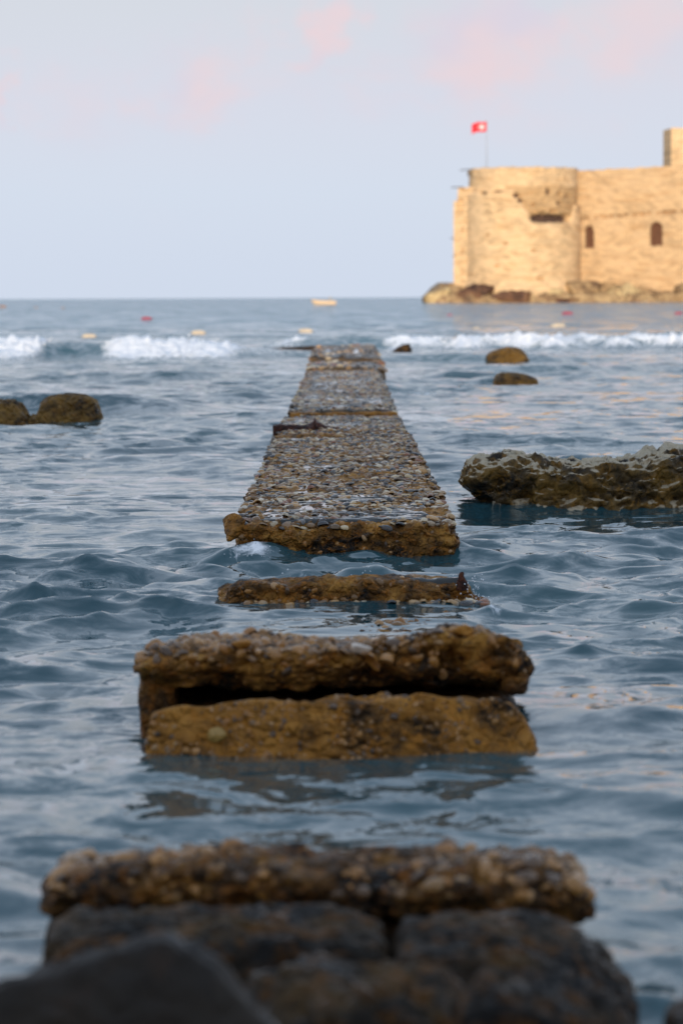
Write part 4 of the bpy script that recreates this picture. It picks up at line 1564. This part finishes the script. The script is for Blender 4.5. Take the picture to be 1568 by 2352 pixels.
# near block: tilted pebble-crusted slab over a dark slot
def near_block():
    yF = 4.74 * DS
    xl, xr = at_y(303, 1560, yF).x, at_y(1222, 1560, yF).x
    ztop = at_y(760, 1492, yF).z
    L = RIDGE_Y - .08 - yF
    tilt = 0.0
    th = .112
    # build in a level frame, then tip it backwards into the water
    hx = (xr - xl) / 2
    V, F = box_np(hx, L / 2, th / 2, (.014, .02, .012))
    h = (hx, L / 2, th / 2)
    V = rounded(V, h, .03)
    bend = lambda x, y: .050 * np.exp(-((x - .36) / .18) ** 2) * np.exp(-((y + L / 2) / .35) ** 2) + .022 * np.exp(-((x + .38) / .16) ** 2) * np.exp(-((y + L / 2) / .3) ** 2) \
        - .035 * np.exp(-((x + hx) / .09) ** 2) + .02 * fbm(np.stack([x * 2.5, y * 1.5, x * 0], 1), 3)
    a = (.05, .026, .010)

    def sink(y):
        return -(ztop + .018) * sstep(y, -L / 2 + .02, -L / 2 + 1.15 * DS)

    def shape(P):
        Q = P.copy()
        b = bend(Q[:, 0], Q[:, 1])
        Q[:, 2] += np.where(Q[:, 2] > 0, b, b * .2) + sink(Q[:, 1])
        # ragged front: lower part broken further back
        fr = np.exp(-((Q[:, 1] + L / 2) / .10) ** 2)
        Q[:, 1] += fr * (.05 * fbm(np.stack([Q[:, 0] * 3.1, Q[:, 2] * 5, Q[:, 0] * 0], 1), 3) + .06 * sstep(-Q[:, 2], -.02, .06))
        return Q
    W = shape(V + erode(V, 8, *a, h=h, strata=.05))
    ct, st = math.cos(tilt), math.sin(tilt)
    root = empty('concrete_slab', ((xl + xr) / 2, yF + L / 2 * ct, ztop - th / 2 + L / 2 * st), (tilt, 0, 0))
    tag(root, 'thick pebble-crusted slab sloping back into the water, over a dark slot', 'slab', 'broken concrete slabs of the pier')
    link('concrete_body', mesh_np('concrete_body', W, F), M['concrete'], root)
    face_stones(root, W, F, 200, 88, zmin=-.05)

    def surf(x, y):
        P = np.stack([x, y, np.full_like(x, h[2])], 1)
        return shape(P + erode(P, 8, *a, h=h, strata=.05))[:, 2]
    discs = scatter(-hx + .02, hx - .02, -L / 2 + .015, L / 2 - .1, .006, .020, 81, 22000, lambda x, y: fbm(np.stack([x * 3, y * 3, x * 0 + 2.5], 1), 2) > np.where(y < -L / 2 + .9, -.08, .22))
    make_pebbles(root, discs, surf, 82, 300, flat=1.0, near=lambda x, y: (y + L / 2 + yF) ** 6, tilt=.5, stained=True)
    # pale cobble on the front edge
    for (px, py, s, mt) in ((828, 1487, .030, 'pale_cobble'), (555, 1478, .026, 'ochre'), (1062, 1448, .028, 'ochre')):
        q = at_y(px, py, yF + .03) - root.location
        q.rotate(Euler((-tilt, 0, 0)))
        g = np.random.default_rng(px)
        pts = [(q.x + v[0] * s * 1.3, q.y + v[1] * s, q.z + v[2] * s * .7) for v in [w / np.linalg.norm(w) for w in g.normal(size=(20, 3))]]
        Wc, Fc = hull_rock(pts, 4, 8, .004, 3, 0, px, fine=.002)
        link('cobble', mesh_np('cobble', Wc, Fc), M[mt], root)
    # core of the pier under the slab, standing back from the front: leaves the dark slot open
    hx2, hy2, hz2 = hx * .97, (L - .30) / 2, .22
    V2, F2 = box_np(hx2, hy2, hz2, (.03, .03, .03))
    V2 = rounded(V2, (hx2, hy2, hz2), .04)
    V2 = V2 + erode(V2, 18, .03, .015, .006)
    c2 = np.array((root.location.x, yF + .25 + hy2, -.13))
    # top follows the slab's underside
    V2 = V2 + c2
    under = ztop - th - .01 + sink(V2[:, 1] - yF - L / 2)
    V2[:, 2] = np.minimum(V2[:, 2], np.maximum(under, -.2))
    inv = root.matrix_world.inverted() if False else (Matrix.Translation(root.location) @ Euler((tilt, 0, 0)).to_matrix().to_4x4()).inverted()
    Mi = np.array(inv)
    V2 = V2 @ Mi[:3, :3].T + Mi[:3, 3]
    link('pier_core', mesh_np('pier_core', V2, F2), M['grey_rock'], root)
    # side cheeks of the old formwork that carry the slab at both ends
    for sx, w_, dep in ((-1, .05, .10), (1, .035, .02)):
        hz_ = .22 if sx < 0 else .085
        Vc, Fc = box_np(w_, .40, hz_, (.015, .02, .015))
        Vc = rounded(Vc, (w_, .40, hz_), .02)
        Vc = Vc + erode(Vc, 23 + sx, .025, .015, .006)
        c3 = np.array((root.location.x + sx * (hx - w_ - .012), yF + dep + .40, -.02 if sx < 0 else .215))
        Vc = Vc + c3
        lim = ztop - th + .03 + sink(Vc[:, 1] - yF - L / 2)
        Vc[:, 2] = np.minimum(Vc[:, 2], lim)
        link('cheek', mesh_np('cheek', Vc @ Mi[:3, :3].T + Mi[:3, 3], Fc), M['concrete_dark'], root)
    return yF


M['pale_cobble'] = plain('pale_cobble', (.55, .45, .36), .4, var=.2, scale=30)
near_block()


def ochre_block():
    """block lying in the water in front, under the slot"""
    yF = at_z(780, 1748, 0).y
    P = lambda px, py, dy=0.0: at_y(px, py, yF + dy)
    pts = []
    for px, py in ((332, 1662), (350, 1632), (430, 1618), (640, 1628), (900, 1626), (1000, 1610), (1130, 1596), (1165, 1606), (1228, 1660), (1245, 1700)):
        pts += [P(px, py, .02), P(784 + (px - 784) * .985, py + 12, .22)]
    for px, py in ((325, 1745), (1245, 1720)):
        q = P(px, py)
        pts += [q + Vector((0, .03, 0)), q + Vector((0, .25, 0)), q + Vector((0, -.02, -.22)), q + Vector((0, .25, -.22))]
    pts += [P(500, 1765, -.035), P(1100, 1765, -.035), P(780, 1768, -.04)]
    lo = Vector((min(p.x for p in pts), min(p.y for p in pts), min(p.z for p in pts)))
    hi = Vector((max(p.x for p in pts), max(p.y for p in pts), max(p.z for p in pts)))
    W, F = hull_rock(pts, 6, 26, .018, 6.0, .012, 31, fine=.006)
    # ragged crest
    up = sstep(W[:, 2], .05, .16)
    W[:, 2] += up * fbm(np.stack([W[:, 0] * 7, W[:, 1] * 3, W[:, 0] * 0], 1), 4) * .045
    W[:, 1] += fbm(W * 13 + 4, 3) * .012
    root = empty('concrete_block', ((lo.x + hi.x) / 2, (lo.y + hi.y) / 2, lo.z))
    tag(root, 'ochre-brown rough block standing in the water below the dark slot', 'block', 'broken concrete slabs of the pier')
    link('block_body', mesh_np('block_body', W - np.array(root.location[:]), F), M['ochre'], root)
    face_stones(root, W - np.array(root.location[:]), F, 420, 89, .004, .011, zmin=-lo.z - .02)
    s = .026
    q = at_y(499, 1690, yF - .012) - root.location
    pts = [(q.x + v[0] * s * 1.15, q.y + v[1] * s * .7, q.z + v[2] * s) for v in [w / np.linalg.norm(w) for w in np.random.default_rng(3).normal(size=(22, 3))]]
    Wc, Fc = hull_rock(pts, 4, 8, .003, 3, 0, 77, fine=.002)
    link('cobble', mesh_np('cobble', Wc, Fc), M['yellow_cobble'], root)


M['yellow_cobble'] = plain('yellow_cobble', (.34, .20, .045), .45, var=.2, scale=30)
ochre_block()


# foreground, out of focus
def foreground():
    yF = 3.12 * DS
    xl, xr = at_y(88, 2010, yF).x, at_y(1372, 2010, yF).x
    zt = at_y(720, 2012, yF).z
    L = .32
    bend = lambda x, y: -.045 * sstep(x, .30, .56) * np.exp(-((y + L / 2) / .2) ** 2) * .0 + .018 * fbm(np.stack([x * 3, y * 3, x * 0], 1), 3) - .03 * sstep(np.abs(x), .44, .54)
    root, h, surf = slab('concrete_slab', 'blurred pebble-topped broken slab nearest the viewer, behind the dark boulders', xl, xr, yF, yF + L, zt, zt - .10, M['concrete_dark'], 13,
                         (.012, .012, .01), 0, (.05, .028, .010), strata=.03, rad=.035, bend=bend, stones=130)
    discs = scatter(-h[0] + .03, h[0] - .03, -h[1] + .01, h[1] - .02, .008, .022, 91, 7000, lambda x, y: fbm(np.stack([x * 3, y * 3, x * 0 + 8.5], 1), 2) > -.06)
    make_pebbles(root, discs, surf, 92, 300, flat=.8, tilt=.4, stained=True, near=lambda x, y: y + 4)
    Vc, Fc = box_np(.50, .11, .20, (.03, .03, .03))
    Vc = rounded(Vc, (.50, .11, .20), .05)
    Vc = Vc + erode(Vc, 29, .04, .02, .006) + np.array((-.02, .05, -.25))
    link('pier_core', mesh_np('pier_core', Vc, Fc), M['grey_rock'], root)

    def rock(label, pts, mat, seed, p=16, amp=.03, freq=4, pit=.015):
        W, F = hull_rock(pts, 6, p, amp, freq, pit, seed, fine=.006)
        o = link('boulder', mesh_np('boulder', W, F), M[mat])
        tag(o, label, 'boulder', 'dark boulders in the foreground')

    def outline(lst, y, t, drop=.45, back=.0):
        pts = []
        y, t = y * DS, t * DS
        for px, py in lst:
            q = at_y(px, py - 8, y)
            pts += [q, Vector((q.x * .98, y - t, q.z - back)), Vector((q.x, y - t - .04, q.z - back - .10)), Vector((q.x, y - t - .05, q.z - drop)), Vector((q.x, y + .05, q.z - drop))]
        return pts
    rock('long dark wet boulder at lower left, under the nearest slab', outline([(95, 2170), (120, 2100), (200, 2075), (500, 2066), (800, 2085), (885, 2110), (890, 2160)], 3.02, .17, .4, .012), 'grey_rock', 61, 26, .022)
    rock('dark wet boulder at lower right, under the nearest slab', outline([(905, 2130), (925, 2095), (1050, 2080), (1200, 2090), (1340, 2130), (1420, 2200), (1450, 2250)], 2.92, .2, .4, .02), 'grey_rock', 62, 24, .022)
    rock('dark brown angular boulder with pale rim of painted sky sheen filling the lower left corner', outline([(-120, 2290), (60, 2250), (170, 2200), (275, 2152), (440, 2152), (520, 2220), (640, 2340), (700, 2420)], 2.36, .055, .6, -.006), 'near_rock', 63, 30, .014, 3, .006)
    rock('dark boulder with wet grey top at the bottom right', outline([(1040, 2280), (1065, 2222), (1150, 2208), (1290, 2235), (1420, 2310), (1480, 2400)], 2.44, .12, .5, .01), 'grey_rock', 64, 16, .02)
    rock('dark boulder in the shadowed gap at the bottom middle', outline([(560, 2270), (640, 2200), (900, 2180), (1080, 2240), (1100, 2330)], 2.66, .16, .5, .03), 'grey_rock', 66, 12, .03)
    rock('small dark rock tip cut by the right edge near the bottom', outline([(1522, 2290), (1570, 2248), (1650, 2240), (1680, 2300)], 2.55, .25, .4, .03), 'grey_rock', 65, 10, .02)


M['near_rock'] = rock_mat('dark_brown_rock', [(.011, .008, .006), (.020, .014, .009), (.028, .020, .013), (.032, .016, .007)], 3.0, .2, crust_or_sheen=(.16, .155, .15), crust_or_sheen_bias=1.0, bump=.006, fine=40, ior=1.33)  # sky sheen of the wet rim painted as pale colour on upward faces
foreground()


# ------------------------------------------------------------------ spray
def spray():
    g = np.random.default_rng(77)
    V0, F0 = ico(1)
    VV, FF, b = [], [], 0

    def drop(p, r):
        nonlocal b
        VV.append(V0 * r * np.array((1, 1, g.uniform(.8, 1.4))) + np.array(p))
        FF.append(F0 + b)
        b += len(V0)
    for k in range(60):                                   # right end of the ridge
        x = g.normal(.545, .035)
        drop((x, RIDGE_Y + g.normal(.0, .04), abs(g.normal(.03, .05)) + .01), g.uniform(.0012, .0035))
    for k in range(90):                                   # left front corner of the long slab
        x = g.normal(-.43, .06)
        drop((x, 8.02 * DS + g.normal(-.06, .04), abs(g.normal(.0, .03)) + .03), g.uniform(.0015, .004))
    for k in range(70):
        x = g.normal(-.05, .2)
        drop((x, 7.2 * DS + g.normal(0, .04), abs(g.normal(.02, .03)) + .02), g.uniform(.0015, .004))
    o = link('spray_droplets', mesh_np('spray_droplets', np.concatenate(VV), np.concatenate(FF)), M['drop'])
    tag(o, 'fine water droplets thrown up round the washed slabs', 'spray', kind='stuff')
    VV, FF, b = [], [], 0
    for k in range(500):                                 # flying foam over the left breaker
        x = g.uniform(-8.2, -2.6)
        if -6.2 < x < -5.0:
            continue
        drop((x, 36.2 * DS + .03 * (x + 6.2) ** 2 + g.normal(.2, .5), abs(g.normal(.30, .05))), g.uniform(.006, .018))
    for k in range(300):
        x = g.uniform(1.0, 9.0)
        drop((x, 41.5 * DS + g.normal(.3, .7), abs(g.normal(.2, .04))), g.uniform(.006, .018))
    o = link('breaker_spray', mesh_np('breaker_spray', np.concatenate(VV), np.concatenate(FF)), M['spray'])
    tag(o, 'white flecks of foam flying off the breaking wave', 'spray', kind='stuff')


m_, t_, b_ = new_mat('water_drop')
b_.inputs['Base Color'].default_value = (.75, .8, .84, 1)
b_.inputs['Roughness'].default_value = .05
M['drop'] = m_
spray()
